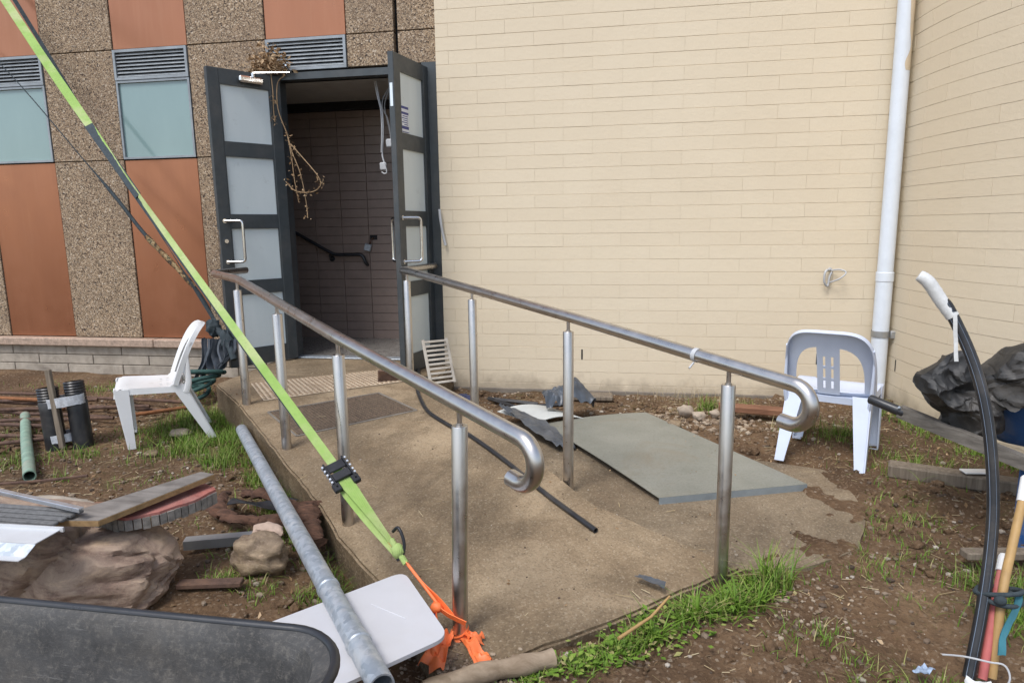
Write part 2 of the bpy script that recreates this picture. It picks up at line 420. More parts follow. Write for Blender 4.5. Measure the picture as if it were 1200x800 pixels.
def m_barrow():
    t = NT('scuffed_black_plastic'); p = t.pos()
    c = t.ramp(t.noise(p, 7, 6, .7), [(.32, (.034, .033, .032)), (.62, (.075, .072, .068))])
    c = t.mix(t.val(t.noise(p, 62, 6, .85), .50, .72, 0, .5), c, (.24, .215, .18))
    c = t.mix(t.val(t.noise(p, 3.1, 5, .7), .52, .70, 0, .35), c, (.17, .145, .115))
    c = t.mix(t.val(t.noise(t.pos((5, 5, 90)), 3, 5, .8), .58, .72, 0, .45), c, (.26, .25, .235))
    c = t.mix(t.val(t.noise(t.pos((90, 30, 9)), 2, 5, .8), .60, .72, 0, .5), c, (.02, .02, .022))
    t.bump(t.noise(p, 90, 5, .75), .5, .004)
    return t.set(c, t.val(t.noise(p, 12, 4), .3, .7, .5, .75), 0, .3)
BARROW = m_barrow()
BARRIM = plain('black_barrow_rim', (.022, .023, .026), .35, var=.25, bump=.1)
BOARDWHITE = plain('off_white_board', (.52, .515, .53), .45, var=.05, scale=4, bump=.06, dirt=(.5, .48, .46), dirt_amt=.4)
def m_sheet():
    t = NT('weathered_grey_sheet'); p = t.pos()
    c = t.ramp(t.noise(p, 4, 5, .65), [(.3, (.195, .195, .160)), (.7, (.255, .250, .210))])
    c = t.mix(t.val(t.noise(p, 75, 5, .8), .50, .66, 0, .55), c, (.13, .125, .095))
    c = t.mix(t.val(t.noise(p, 120, 4, .8), .58, .72, 0, .5), c, (.36, .345, .29))
    c = t.mix(t.val(t.noise(p, 2.2, 6, .7, .6), .54, .68, 0, .45), c, (.20, .155, .10))
    t.bump(t.noise(p, 80, 5, .7), .25, .003)
    return t.set(c, .6, 0, .4)
SHEETM = m_sheet()
SHEETW = plain('pale_grey_sheet', (.55, .56, .53), .55, var=.08)
SHEETE = plain('sheet_folded_edge', (.26, .29, .30), .5, .3, var=.15)
TARP = plain('black_plastic_film', (.017, .0165, .016), .56, var=.4, scale=8, bump=.5, bscale=40, dirt=(.12, .105, .088), dirt_amt=.5)
TARPB = plain('blue_grey_plastic_film', (.065, .075, .09), .38, var=.35, scale=9, bump=.6, bscale=30, dirt=(.16, .16, .16), dirt_amt=.5)
BLUE = plain('blue_paint', (.022, .085, .24), .42, .1, var=.2, scale=12, bump=.1, dirt=(.20, .22, .26), dirt_amt=.6)
def m_web():
    t = NT('lime_webbing'); p = t.pos()
    c = t.ramp(t.noise(p, 5, 5, .7), [(.3, (.235, .375, .085)), (.7, (.31, .455, .125))])
    c = t.mix(t.val(t.noise(p, 2.2, 4, .7), .46, .62, 0, .75), c, (.46, .47, .25))
    c = t.mix(t.val(t.noise(p, 60, 5, .8), .52, .7, 0, .4), c, (.20, .26, .09))
    wv = t.n('ShaderNodeTexWave', Scale=55.0, Distortion=1.5); t.l(p, wv.inputs['Vector'])
    t.bump(wv.outputs['Fac'], .35, .002)
    return t.set(c, .75, 0, .25)
GREENS = m_web()
DARKS = plain('dark_webbing', (.030, .042, .048), .8, var=.3, scale=30, bump=.5, bscale=200)
CAMO = None
BUCKLE = plain('black_metal', (.025, .025, .028), .4, .4, var=.3)
ORTAPE = plain('orange_flagging', (.84, .19, .055), .5, var=.12, scale=14, bump=.3, bscale=30)
BLUET = plain('blue_cord', (.09, .22, .55), .6)
CABLEW = plain('white_cable', (.46, .465, .47), .4)
CABLEG = plain('grey_cable', (.20, .20, .20), .6)
PINK = plain('faded_pink_stake', (.46, .12, .11), .7, var=.2, dirt=(.5, .3, .25), dirt_amt=.5)
TAN = plain('tan_stake', (.42, .26, .10), .6, var=.2, dirt=(.25, .16, .08), dirt_amt=.5)
TEAL = plain('teal_strap', (.025, .13, .16), .75, var=.3)
MATM = plain('dark_grate_mat', (.115, .080, .053), .85, var=.4, scale=40, bump=.9, bscale=120)
TACT = plain('cream_tactile', (.52, .42, .30), .8, var=.15, scale=15, bump=.3, dirt=(.28, .2, .13), dirt_amt=.8)
TACTD = plain('worn_tactile_bar', (.30, .215, .14), .8, var=.3, scale=22, bump=.3)
WLABEL = plain('label_white', (.72, .74, .78), .4); BLABEL = plain('label_blue', (.035, .05, .22), .4)
GRILLE = plain('bleached_grille', (.44, .40, .34), .7, var=.2, dirt=(.25, .2, .15), dirt_amt=.6)
RAGM = plain('navy_rag', (.03, .035, .075), .9)
GRASS = m_leaf('green_grass', [(0, (.075, .14, .015)), (.45, (.12, .215, .022)), (.78, (.18, .27, .04)), (.9, (.26, .27, .08)), (1, (.36, .29, .15))])
DRYG = m_leaf('dry_grass', [(0, (.20, .14, .07)), (.5, (.34, .26, .14)), (1, (.46, .38, .24))], .8)
DRYLEAF = m_leaf('dead_leaf', [(0, (.18, .105, .05)), (.5, (.37, .24, .13)), (1, (.50, .37, .23))], .8)
VINEM = plain('dead_stem', (.30, .20, .11), .85, var=.3)
PEB = m_leaf('gravel_bits', [(0, (.06, .042, .03)), (.5, (.16, .115, .08)), (.85, (.25, .195, .14)), (1, (.40, .35, .29))], .9)
RUBM = m_leaf('rubble_bits', [(0, (.14, .10, .065)), (.5, (.24, .175, .12)), (1, (.38, .31, .23))], .9)

# ------------------------------------------------------------------ ground and ramp
ZT = 2.964                     # a course line of the cream wall; courses are 0.1 high
DW = 5.295                     # plane of the cream wall
FY = 5.44                      # plane of the panelled facade
P1 = Vector((-2.47, 3.90)); DR = Vector((.69, -.725)).normalized()
def ramp_z(x, y):
    q = Vector((x, y)) - P1; t = q.dot(DR); w = q.x * -DR.y + q.y * DR.x
    return .20 if t < 0 else .20 - .085 * t + .04 * w * min(1, t)
RAMP_L = [(-3.03, 4.408), (-2.35, 3.708), (-1.78, 3.114), (-1.633, 2.97), (-1.347, 2.661), (-1.212, 2.496), (-.937, 2.228), (-.735, 2.026), (-.60, 1.86)]
RAMP_END = [(-.56, 1.78), (-.447, 1.826), (-.254, 1.987), (.021, 2.196), (.209, 2.37), (.45, 2.556)]
RAMP_R = [(.328, 2.637), (-.136, 2.953), (-.472, 3.376), (-1.246, 4.30), (-1.44, 4.60)]
ramp_poly = [(-3.05, FY + .02)] + RAMP_L + RAMP_END + RAMP_R + [(-1.44, DW - .004), (-1.53, DW - .004), (-1.53, FY + .02)]
def jitter_poly(poly, step=.07, amp=.004):
    out = []
    for i, a in enumerate(poly):
        b = poly[(i + 1) % len(poly)]; L = math.hypot(b[0] - a[0], b[1] - a[1]); n = max(1, int(L / step))
        for k in range(n):
            t = k / n; x = a[0] + (b[0] - a[0]) * t; y = a[1] + (b[1] - a[1]) * t
            out.append((x + ru(-amp, amp), y + ru(-amp, amp)))
    return out
def inside(poly, x, y):
    c = False; j = len(poly) - 1
    for i in range(len(poly)):
        xi, yi = poly[i]; xj, yj = poly[j]
        if (yi > y) != (yj > y) and x < (xj - xi) * (y - yi) / (yj - yi) + xi: c = not c
        j = i
    return c
def clip(poly, keep_pos, t0=0.0):
    out = []
    def s(p): return ((Vector(p) - P1).dot(DR) - t0) * (1 if keep_pos else -1)
    for i, a in enumerate(poly):
        b = poly[(i + 1) % len(poly)]; sa, sb = s(a), s(b)
        if sa >= 0: out.append(a)
        if sa * sb < 0:
            t = sa / (sa - sb); out.append((a[0] + (b[0] - a[0]) * t, a[1] + (b[1] - a[1]) * t))
    return out
PATH = [(-1.15, 4.25), (-.472, 3.38), (-.136, 2.957), (.328, 2.641), (.455, 2.56), (.70, 2.62), (.95, 2.80), (1.05, 3.05), (1.15, 3.40), (1.05, 3.70), (.30, 3.95), (-.45, 4.45)]
PATH_IN = [(-1.10, 4.2), (-.472, 3.38), (-.136, 2.957), (.328, 2.641), (.455, 2.56), (.56, 2.68), (.66, 2.80), (.74, 2.98), (.84, 3.16), (.86, 3.36), (.30, 3.75), (-.45, 4.30)]
def gz0(x, y):
    p = Vector((x, y, 0))
    h = -.012 + .022 * fbm(p * 1.7, 4) + .016 * fbm(p * 7 + Vector((3, 1, 0)), 4)
    if y > 4.7 and x < -3.1: h += .05 * min(1, (y - 4.7) / .6) * (.6 + .8 * noise.noise(p * 2.3))
    h -= .048 * max(0, min(1, (2.9 - y) / .8)) * max(0, min(1, (x + 1.5) / .6))
    if x > 1.1 and y > 3.2: h += .03
    if x < -1.0 and y < 3.2: h += .012 * fbm(p * 4, 3)
    if .5 < x and y > 3.9: h += .018 * abs(fbm(p * 9, 3))
    return h
def edge_d(x, y):
    best = 9.0
    for (ax, ay), (bx, by) in zip(RAMP_L[:-1], RAMP_L[1:]):
        dx, dy = bx - ax, by - ay; t = max(0, min(1, ((x - ax) * dx + (y - ay) * dy) / (dx * dx + dy * dy)))
        best = min(best, math.hypot(x - ax - t * dx, y - ay - t * dy))
    return best
def gz(x, y):
    h = gz0(x, y)
    if -3.2 < x < -.4 and 1.6 < y < 4.6:
        d = edge_d(x, y)
        if d < .32: h -= .085 * (1 - d / .32) ** .8 * max(.15, min(1, (3.5 - y) / .9))
        m = math.hypot(x + 2.42, y - 3.70)
        if m < .22: h += .055 * (1 - m / .22)
    return h
def axis(lo, hi, fine0, fine1, step):
    a = []; x = fine0
    while x <= fine1 + 1e-6: a.append(x); x += step
    g = step; x = fine0; left = []
    while x > lo: g *= 1.5; x -= g; left.append(max(x, lo))
    g = step; x = fine1; right = []
    while x < hi: g *= 1.5; x += g; right.append(min(x, hi))
    return left[::-1] + a + right
xs = axis(-60, 60, -4.6, 2.3, .024); ys = axis(-60, 60, 1.2, 5.6, .024)
gb = B(); W = len(xs)
for y in ys:
    for x in xs:
        h = gz(x, y)
        if inside(ramp_poly, x, y): h = min(h, ramp_z(x, y) - .05) if ramp_z(x, y) < .06 else min(h, .0)
        elif inside(PATH_IN, x, y): h = min(h, -.02)
        elif inside(PATH, x, y): h += .010
        gb.v.append((x, y, h))
gb.f = [(j * W + i, j * W + i + 1, (j + 1) * W + i + 1, (j + 1) * W + i) for j in range(len(ys) - 1) for i in range(W - 1)]
g = part('ground', gb, SOIL, smooth=180, kind='structure')
g['label'] = 'bare brown soil with thin weeds round the ramp'

rb = B()
pj_ = jitter_poly(ramp_poly)
rb.prism(clip(pj_, False), -.16, .20)
TS = [0, .25, .5, .75, 1.0, 1.4, 1.8, 2.2, 2.6, 3.0, 3.5]
for ta, tb_ in zip(TS[:-1], TS[1:]):
    c_p = clip(clip(pj_, True, ta), False, tb_)
    if len(c_p) > 2: rb.prism(c_p, -.16, lambda x, y: ramp_z(x, y))
bm = bmesh.new()
tmp = mesh_of('tmp', rb, None); bm.from_mesh(tmp); bpy.data.meshes.remove(tmp)
bmesh.ops.remove_doubles(bm, verts=bm.verts[:], dist=.0005)
bmesh.ops.delete(bm, geom=[f for f in bm.faces if any(all(abs((Vector(v.co[:2]) - P1).dot(DR) - tt_) < .0015 for v in f.verts) for tt_ in TS)], context='FACES')
me = bpy.data.meshes.new('ramp')
ee = [e for e in bm.edges if len(e.link_faces) == 2 and e.calc_face_angle(0) > .6 and max(v.co.z for v in e.verts) > -.1 and abs(e.verts[0].co.z - e.verts[1].co.z) < .05]
bmesh.ops.bevel(bm, geom=ee, offset=.010, segments=2, affect='EDGES')
bm.normal_update()
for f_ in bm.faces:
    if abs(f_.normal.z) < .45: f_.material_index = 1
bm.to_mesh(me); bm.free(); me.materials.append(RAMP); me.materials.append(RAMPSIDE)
o = bpy.data.objects.new('ramp', me); COL.objects.link(o); o['kind'] = 'structure'; o['label'] = 'stained concrete ramp rising to the open doorway'
pb = B().prism(jitter_poly(PATH), -.12, lambda x, y: max(-.016, min(.004, ramp_z(x, y) - .012)))
part('path', pb, PATHC, kind='structure')['label'] = 'paler concrete slab beside the ramp under the grey sheet'

# ------------------------------------------------------------------ cream block wall (straight)
MODX = .443
def brick_mesh(L, h=.0980, d=.05, ch=.0015, name='brick'):
    pr = [(0, ch), (0, h - ch), (ch, h), (d, h), (d, 0), (ch, 0)]
    v = [(x, y, z) for x in (0, L) for y, z in pr]
    f = [(i, i + 6, (i + 1) % 6 + 6, (i + 1) % 6) for i in range(6)] + [(0, 1, 2, 3, 4, 5), (11, 10, 9, 8, 7, 6)]
    return mesh_of(name, B().add(v, f), CREAM)
full = brick_mesh(MODX - .0014)
wall = thing('block_wall', 'straight cream painted block wall between the open doorway and the white downpipe', 'wall', (0.15, DW, 0))
WX0, WX1, WTOP = -1.513, 1.875, 3.2
core = B().box(WX0 + .003, WX1, DW + .0035, DW + .23, -.2, 4.4)
part('mortar', core, MORTAR, wall)
k = -3; n_b = 0; upper = B()
for k in range(-14, 32):
    z = ZT - .1 * (k + 1) + .0016
    phase = -1.189 + (MODX / 2 if k % 2 else 0)
    x = phase - MODX * 4
    while x < WX1 - .01:
        a, b = max(x, WX0), min(x + MODX, WX1)
        if b - a > .03:
            if z > WTOP or z < -.16:
                upper.box(a, b - .004, DW, DW + .05, z, z + .0980)
            else:
                me = full if (b - a > MODX - 1e-4) else brick_mesh(b - a - .0014)
                o = part('brick', me, None, wall, loc=(a - .15, ru(-.0009, .0009), z))
                n_b += 1
        x += MODX
part('upper_brick', upper, CREAM, wall, kind='stuff')
wh = None
for X in (-1.254 + .0, -.375, .512, 1.397):
    b = B().box(X - .006, X + .006, DW - .0025, DW + .01, .268, .350)
    part('weep_hole', b, DARKGAP, wall)
fb = B().box(WX0, WX1, DW - .012, DW + .2, -.2, .018, .006)
part('footing', fb, BLOCKM, wall)

# ------------------------------------------------------------------ curved block wall
CW = thing('curved_wall', 'curved cream painted block wall bulging out to the right of the downpipe', 'wall', (1.87, DW, 0))
RC = 3.0; CX = 1.87 + RC
def cpt(s, r=0.0, z=0.0):
    th = s / RC; R_ = RC - r
    return (CX - R_ * math.cos(th), DW - R_ * math.sin(th), z)
SM = 3.4
def arc_box(s0, s1, r0, r1, z0, z1, n=4, b=None):
    b = b or B()
    v = []; f = []
    for i in range(n + 1):
        s = s0 + (s1 - s0) * i / n
        v += [cpt(s, r0, z0), cpt(s, r0, z1), cpt(s, r1, z1), cpt(s, r1, z0)]
    for i in range(n):
        a = i * 4; c = a + 4
        for q in range(4): f.append((a + q, a + (q + 1) % 4, c + (q + 1) % 4, c + q))
    f.append((3, 2, 1, 0)); e = n * 4; f.append((e, e + 1, e + 2, e + 3))
    return b.add(v, f)
part('mortar', arc_box(0.0, SM, .006, .22, -.2, 4.4, 24), MORTAR, CW, smooth=40)
upper = B()
for k in range(-14, 32):
    z = ZT - .1 * (k + 1) + .0016 - .004
    s = -MODX * (.3 if k % 2 else .8)
    while s < SM - .02:
        a, b = max(s, 0), min(s + MODX, SM)
        if b - a > .03:
            dj = ru(-.001, .001)
            if z > 3.0 or z < -.16 or a > 2.1: arc_box(a, b - .0022, 0, .05, z, z + .0978, 3, upper)
            else: part('brick', arc_box(a, b - .0014, dj, .05, z, z + .0978, 4), CREAM, CW, smooth=30)
        s += MODX
part('upper_brick', upper, CREAM, CW, kind='stuff')
part('footing', arc_box(0, SM, -.014, .2, -.2, .012, 24), BLOCKM, CW, smooth=40)
part('weep_hole', arc_box(.19, .2, -.003, .01, .268, .35, 1), DARKGAP, CW)

# downpipe in the corner
dp = thing('downpipe', 'white round downpipe in the corner between the two cream walls', 'pipe', (1.795, 5.205, 0))
px_, py_ = 1.795, 5.205
part('pipe_length', B().tube([(px_, py_, -.05), (px_, py_, .95)], .056, 28), PVC, dp, smooth=40)
part('pipe_length', B().tube([(px_, py_, .95), (px_, py_, 4.3)], .053, 28), PVC, dp, smooth=40)
part('socket', B().tube([(px_, py_, .90), (px_, py_, .905), (px_, py_, .965), (px_, py_, .97)], [.056, .0595, .0595, .056], 28, False), PVC, dp, smooth=30)
st = B()
def stain(u, v):
    left = -1.18 - .42 * math.exp(-((v - .06) / .07) ** 2) + .30 * math.exp(-((v - .20) / .08) ** 2) - .22 * math.exp(-((v - .62) / .2) ** 2) + .08 * noise.noise(V(v * 9, 1, 0))
    a = left + (-.25 - left) * u
    return (px_ + .0538 * math.cos(a), py_ + .0538 * math.sin(a), 2.33 + .75 * v)
st.sheet(stain, 6, 40)
part('paint_stain', st, CREAMSTAIN, dp, smooth=60)
bk = B().tube([(px_, py_, .50), (px_, py_, .545)], .0615, 28, False)
bk.box(px_ + .05, px_ + .115, py_ - .06, py_ - .035, .495, .55, .004)
bracket = part('bracket', bk, BANDM, dp, smooth=40)
part('bolt', B().tube([(px_ + .095, py_ - .062, .522), (px_ + .095, py_ - .075, .522)], .009, 8), GALV, bracket, smooth=40)

# small fittings on the cream wall
cl = B()
cl.tube([(1.445, DW - .002, .985 + i * 0) for i in range(1)] + [(1.445, DW - .02, .985)], .012, 10)
cl.tube(spline([(1.45, DW - .012, .985), (1.405, DW - .05, .97), (1.40, DW - .05, .90), (1.43, DW - .03, .862), (1.44, DW - .03, .93), (1.455, DW - .03, .965)], 6), .008, 8)
cl.tube(spline([(1.435, DW - .02, .885), (1.50, DW - .07, .92), (1.54, DW - .07, .965), (1.50, DW - .05, .985), (1.45, DW - .015, .975)], 6), .0055, 8)
single('cable_loop', cl, CABLEW, 'looped white cable end poking out of the cream wall', 'cable', smooth=50)
cd = B().tube(spline([(-1.512, DW - .03, 1.47), (-1.505, DW - .035, 1.40), (-1.492, DW - .03, 1.29), (-1.47, DW - .03, 1.185)], 6), .011, 8)
single('foam_strip', cd, CABLEW, 'short white strip hanging loose beside the right door jamb', 'strip', smooth=50)

# ------------------------------------------------------------------ panelled building
bld = thing('panelled_building', 'building faced with pebbled panels and rust orange panels around an open double doorway', 'building', (-4.0, FY, 0))
part('wall', B().box(-9.5, -3.0, FY + .06, FY + .24, -.2, 4.4).box(-3.0, -1.5, FY + .06, FY + .24, 2.6, 4.4), DARKGAP, bld)
part('roof', B().box(-9.6, -1.5, FY - .10, FY + 3.0, 4.4, 4.52, .01), FRAME, bld)
colx = [-9.41, -8.70, -7.99, -7.28, -6.57, -5.866, -5.155, -4.443, -3.728, -3.010, -2.300]
G_ = .004
def panel(x0, x1, z0, z1, mat, nm, y=0.0):
    part(nm, B().box(x0 + G_, x1 - G_, FY + y, FY + .058, z0 + G_, z1 - G_, .003), mat, bld)
def vent(x0, x1, z0, z1):
    fr = B(); t = .022
    fr.box(x0, x0 + t, FY - .012, FY + .05, z0, z1).box(x1 - t, x1, FY - .012, FY + .05, z0, z1)
    fr.box(x0 + t, x1 - t, FY - .012, FY + .05, z0, z0 + t).box(x0 + t, x1 - t, FY - .012, FY + .05, z1 - t, z1)
    f = part('louvre_vent', fr, LOUVRE, bld)
    part('backing', B().box(x0 + t, x1 - t, FY + .045, FY + .056, z0 + t, z1 - t), DARKGAP, f)
    n = 7; h = (z1 - z0 - 2 * t) / n
    for i in range(n):
        zc = z0 + t + h * (i + .5); q = .36 * h
        b = B().add([(x0 + t, FY - .006, zc - q), (x1 - t, FY - .006, zc - q), (x1 - t, FY + .012, zc + q), (x0 + t, FY + .012, zc + q),
                     (x0 + t, FY - .002, zc - q - .002), (x1 - t, FY - .002, zc - q - .002), (x1 - t, FY + .016, zc + q - .002), (x0 + t, FY + .016, zc + q - .002)],
                    [(0, 1, 2, 3), (7, 6, 5, 4), (4, 5, 1, 0), (3, 2, 6, 7), (0, 3, 7, 4), (1, 5, 6, 2)])
        part('slat', b, LOUVRE, f)
def window(x0, x1, z0, z1):
    fr = B(); t = .018
    fr.box(x0, x0 + t, FY - .006, FY + .05, z0, z1).box(x1 - t, x1, FY - .006, FY + .05, z0, z1)
    fr.box(x0 + t, x1 - t, FY - .006, FY + .05, z0, z0 + t).box(x0 + t, x1 - t, FY - .006, FY + .05, z1 - t, z1)
    f = part('window', fr, LOUVRE, bld)
    part('pane', B().box(x0 + t, x1 - t, FY + .012, FY + .03, z0 + t, z1 - t), GLASS, f)
for i in range(10):
    x0, x1 = colx[i], colx[i + 1]
    if i == 9:       # over the door
        vent(x0 + G_, x1 - G_, 2.622, 2.872); panel(x0, x1, 2.875, 4.38, ORANGE, 'painted_panel', .008)
    elif i % 2 == 1:
        panel(x0, x1, .36, 1.955, ORANGE, 'painted_panel', .008); window(x0 + G_, x1 - G_, 1.96, 2.618)
        vent(x0 + G_, x1 - G_, 2.622, 2.872); panel(x0, x1, 2.875, 4.38, ORANGE, 'painted_panel', .008)
    else:
        zb = .36 if i < 8 else .205
        xr = x1
        for z0, z1 in ((zb, 1.955), (1.955, 2.875), (2.875, 3.80), (3.80, 4.38)): panel(x0, xr, z0, z1, AGG, 'pebbled_panel')
for x0, x1 in ((-2.300, -1.893), (-1.866, -1.516)):
    for z0, z1 in ((2.622, 2.875), (2.875, 3.80), (3.80, 4.38)): panel(x0, x1, z0, z1, AGG, 'pebbled_panel')
# sill and block plinth
sb = B()
sb.sheet(lambda u, v: (0, 0, 0), 1, 1) if False else None
x = -9.4; pieces = [(-9.4, -7.7), (-7.7, -5.98), (-5.98, -4.28), (-4.28, -3.46)]
for a, b in pieces:
    part('sill', B().box(a + .003, b - .003, FY - .085, FY + .05, .283, .356, .008), GRANITE, bld)
part('plinth_core', B().box(-9.4, -3.05, FY - .018, FY + .05, -.25, .283), BLOCKM, bld)
zz = .281; heights = [.088, .090, .098, .10]
for r_, h in enumerate(heights):
    x = -9.4 + (.30 if r_ % 2 else 0.02)
    while x < -3.1:
        L = .59
        b = min(x + L, -3.06)
        part('block', B().box(x + .004, b - .004, FY - .032, FY - .012, zz - h + .004, zz - .003, .004), BLOCK, bld)
        x += L
    zz -= h
# corridor behind the doorway
HX0, HX1, HZ = -2.985, -1.525, 2.60
CB = 6.50
part('corridor_floor', B().box(-3.75, -1.2, FY + .005, CB + .1, .0, .208), FLOORT, bld)
cw = part('corridor_wall', B().box(-3.75, -1.2, CB + .012, CB + .1, .1, 2.7).box(-3.85, -3.75, FY + .24, CB + .1, .1, 2.7).box(-1.2, -1.1, FY + .24, CB + .1, .1, 2.7), TILEG, bld)
part('soffit', B().box(-3.75, -1.2, FY + .06, CB + .1, 2.545, 2.6), PLASTER, bld)
part('soffit_trim', B().box(-3.75, -1.2, CB - .09, CB + .01, 2.47, 2.545, .004), DARKGAP, bld)
tl = mesh_of('tile', B().box(0, .281, 0, .012, 0, .0845, .002), TILE)
for r_ in range(27):
    for c in range(9):
        z = .208 + r_ * .088
        if z > 2.48: continue
        part('tile', tl, None, cw, loc=(-3.75 + c * .285 + 4.0, CB - FY + ru(-.0006, .0006), z))
# door frame
fr = B()
fr.box(-3.0, -2.905, FY - .03, FY + .10, .205, HZ).box(-1.645, -1.519, FY - .10, FY + .10, .205, HZ + .004)
fr.box(-2.905, -1.645, FY - .03, FY + .10, 2.545, HZ)
df = part('door_frame', fr, FRAME, bld)
part('threshold', B().box(-2.905, -1.645, FY - .02, FY + .08, .203, .214, .003), GALV, df)
part('hinge_strip', B().box(-1.612, -1.600, FY - .108, FY - .10, .6, 2.3), GALV, df)
# --- door leaves (local frame: x along the leaf from the hinge, y through it, z up)
def door_leaf(hx, hy, fx, fy, flip):
    Lw = math.hypot(fx - hx, fy - hy); H = 2.355; T = .045; S = .092
    zs = [0, .135, .60, .705, 1.17, 1.275, 1.74, 1.845, 2.255, H]
    b = B()
    b.box(0, S, -T / 2, T / 2, 0, H, .003).box(Lw - S, Lw, -T / 2, T / 2, 0, H, .003)
    rails = [(0, .135), (.60, .700), (1.135, 1.235), (1.70, 1.80), (2.245, H)]
    for z0, z1 in rails: b.box(S, Lw - S, -T / 2 + .002, T / 2 - .002, z0, z1)
    d = part('door', b, FRAME, bld, loc=(hx + 4.0, hy - FY, .212), rot=(0, 0, math.atan2(fy - hy, fx - hx)))
    for (a0, a1), (b0, b1) in zip(rails[:-1], rails[1:]):
        part('pane', B().box(S, Lw - S, -.006, .006, a1, b0), FROST, d, loc=(0, 0, 0))
        bd = B()
        for y0, y1 in ((-.020, -.006), (.006, .020)):
            bd.box(S, S + .008, y0, y1, a1, b0).box(Lw - S - .008, Lw - S, y0, y1, a1, b0)
            bd.box(S + .008, Lw - S - .008, y0, y1, a1, a1 + .008).box(S + .008, Lw - S - .008, y0, y1, b0 - .008, b0)
        part('glazing_bead', bd, GRILLE if False else FRAME, d, loc=(0, 0, 0))
    return d, Lw, T
def d_handle(d, u, sgn, T, z0=.865, z1=1.19, off=.10, cr=.10):
    y = sgn * T / 2
    b = B().tube(fillet([(u, y, z1), (u - cr, y + sgn * off, z1), (u - cr, y + sgn * off, z0), (u, y, z0)], .03, 6), .0115, 12)
    b.tube([(u, y, z1), (u, y + sgn * .006, z1)], .018, 12); b.tube([(u, y, z0), (u, y + sgn * .006, z0)], .018, 12)
    part('pull_handle', b, CHROME, d, smooth=40, loc=(0, 0, 0))
dl, Lw, T = door_leaf(-2.895, 5.405, -3.235, 4.915, 1)
d_handle(dl, Lw - .045, 1, T)
b = B().box(.16, .36, T / 2, T / 2 + .05, 2.265, 2.315, .012); b.tube([(.24, T / 2 + .025, 2.30), (.24, T / 2 + .025, 2.345)], .016, 12)
part('door_closer', b, CHROME, dl, smooth=30, loc=(0, 0, 0))
b = B().tube([(.24, T / 2 + .03, 2.345), (.02, T / 2 + .23, 2.35)], .008, 8).tube([(.02, T / 2 + .23, 2.35), (.16, T / 2 + .42, 2.352)], .007, 8)
part('closer_arm', b, CHROME, dl, smooth=30, loc=(0, 0, 0))
part('lock_plate', B().box(Lw, Lw + .002, -.012, .012, .93, 1.12), CHROME, dl, loc=(0, 0, 0))
part('lock_cylinder', B().tube([(Lw - .045, T / 2, 1.03), (Lw - .045, T / 2 + .012, 1.03)], .016, 14), CHROME, dl, smooth=40, loc=(0, 0, 0))
dr, Lw2, T = door_leaf(-1.615, 5.36, -1.712, 4.815, -1)
d_handle(dr, Lw2 - .045, 1, T); d_handle(dr, Lw2 - .045, -1, T)
part('flush_bolt', B().box(Lw2, Lw2 + .002, -.011, .011, 1.98, 2.14), CHROME, dr, loc=(0, 0, 0))
part('lock_plate', B().box(Lw2, Lw2 + .002, -.012, .012, .93, 1.05), FRAME, dr, loc=(0, 0, 0))
YS = 1 if True else -1
stk = B().box(Lw2 - .225, Lw2 - .095, .0065, .0085, 1.815, 2.005)
s_ = part('notice_sticker', stk, WLABEL, dr, loc=(0, 0, 0))
sb_ = B()
for z0, z1, a, c in ((1.985, 2.003, .0, .13), (1.945, 1.962, .0, .13), (1.93, 1.936, .01, .09), (1.915, 1.921, .01, .10), (1.90, 1.906, .01, .08), (1.885, 1.891, .01, .10), (1.87, 1.876, .01, .07), (1.84, 1.862, .0, .13), (1.817, 1.822, .0, .13)):
    sb_.box(Lw2 - .225 + a, Lw2 - .225 + c, .0085, .0092, z0, z1)
part('print', sb_, BLABEL, dr, loc=(0, 0, 0))

# corridor handrail, padlock hole
hr = thing('corridor_handrail', 'black handrail sloping down the brown tiled wall inside the doorway', 'handrail', (-2.9, CB, .9))
part('rail', B().tube(fillet([(-3.60, CB - .06, 1.42), (-2.965, CB - .06, 1.068), (-2.665, CB - .06, 1.072), (-2.635, CB - .06, .98), (-2.64, CB - .0, .965)], .05, 5), .017, 12), BARRIM, hr, smooth=50)
for X, Z in ((-3.02, 1.08), (-3.5, 1.345)):
    part('rail_bracket', B().tube([(X, CB - .004, Z - .05), (X, CB - .05, Z - .04), (X, CB - .06, Z - .01)], .010, 8).tube([(X, CB, Z - .05), (X, CB - .006, Z - .05)], .03, 12), BARRIM, hr, smooth=50)
pl = thing('padlock', 'steel padlock hanging from a broken hole in the brown tiled wall', 'padlock', (-2.585, CB, 1.1))
part('wall_hole', B().box(-2.60, -2.525, CB - .004, CB + .006, 1.215, 1.262), DARKGAP, pl)
part('lock_body', B().box(-.035, .035, -.012, .012, -.035, .035, .005), GALV, pl, loc=(-.035, -.025, .04), rot=(0, .25, 0))
part('shackle', B().tube(spline([(-2.56, CB - .003, 1.235), (-2.575, CB - .03, 1.22), (-2.59, CB - .03, 1.19), (-2.605, CB - .025, 1.165)], 5), .006, 8), RUST, pl, smooth=50)

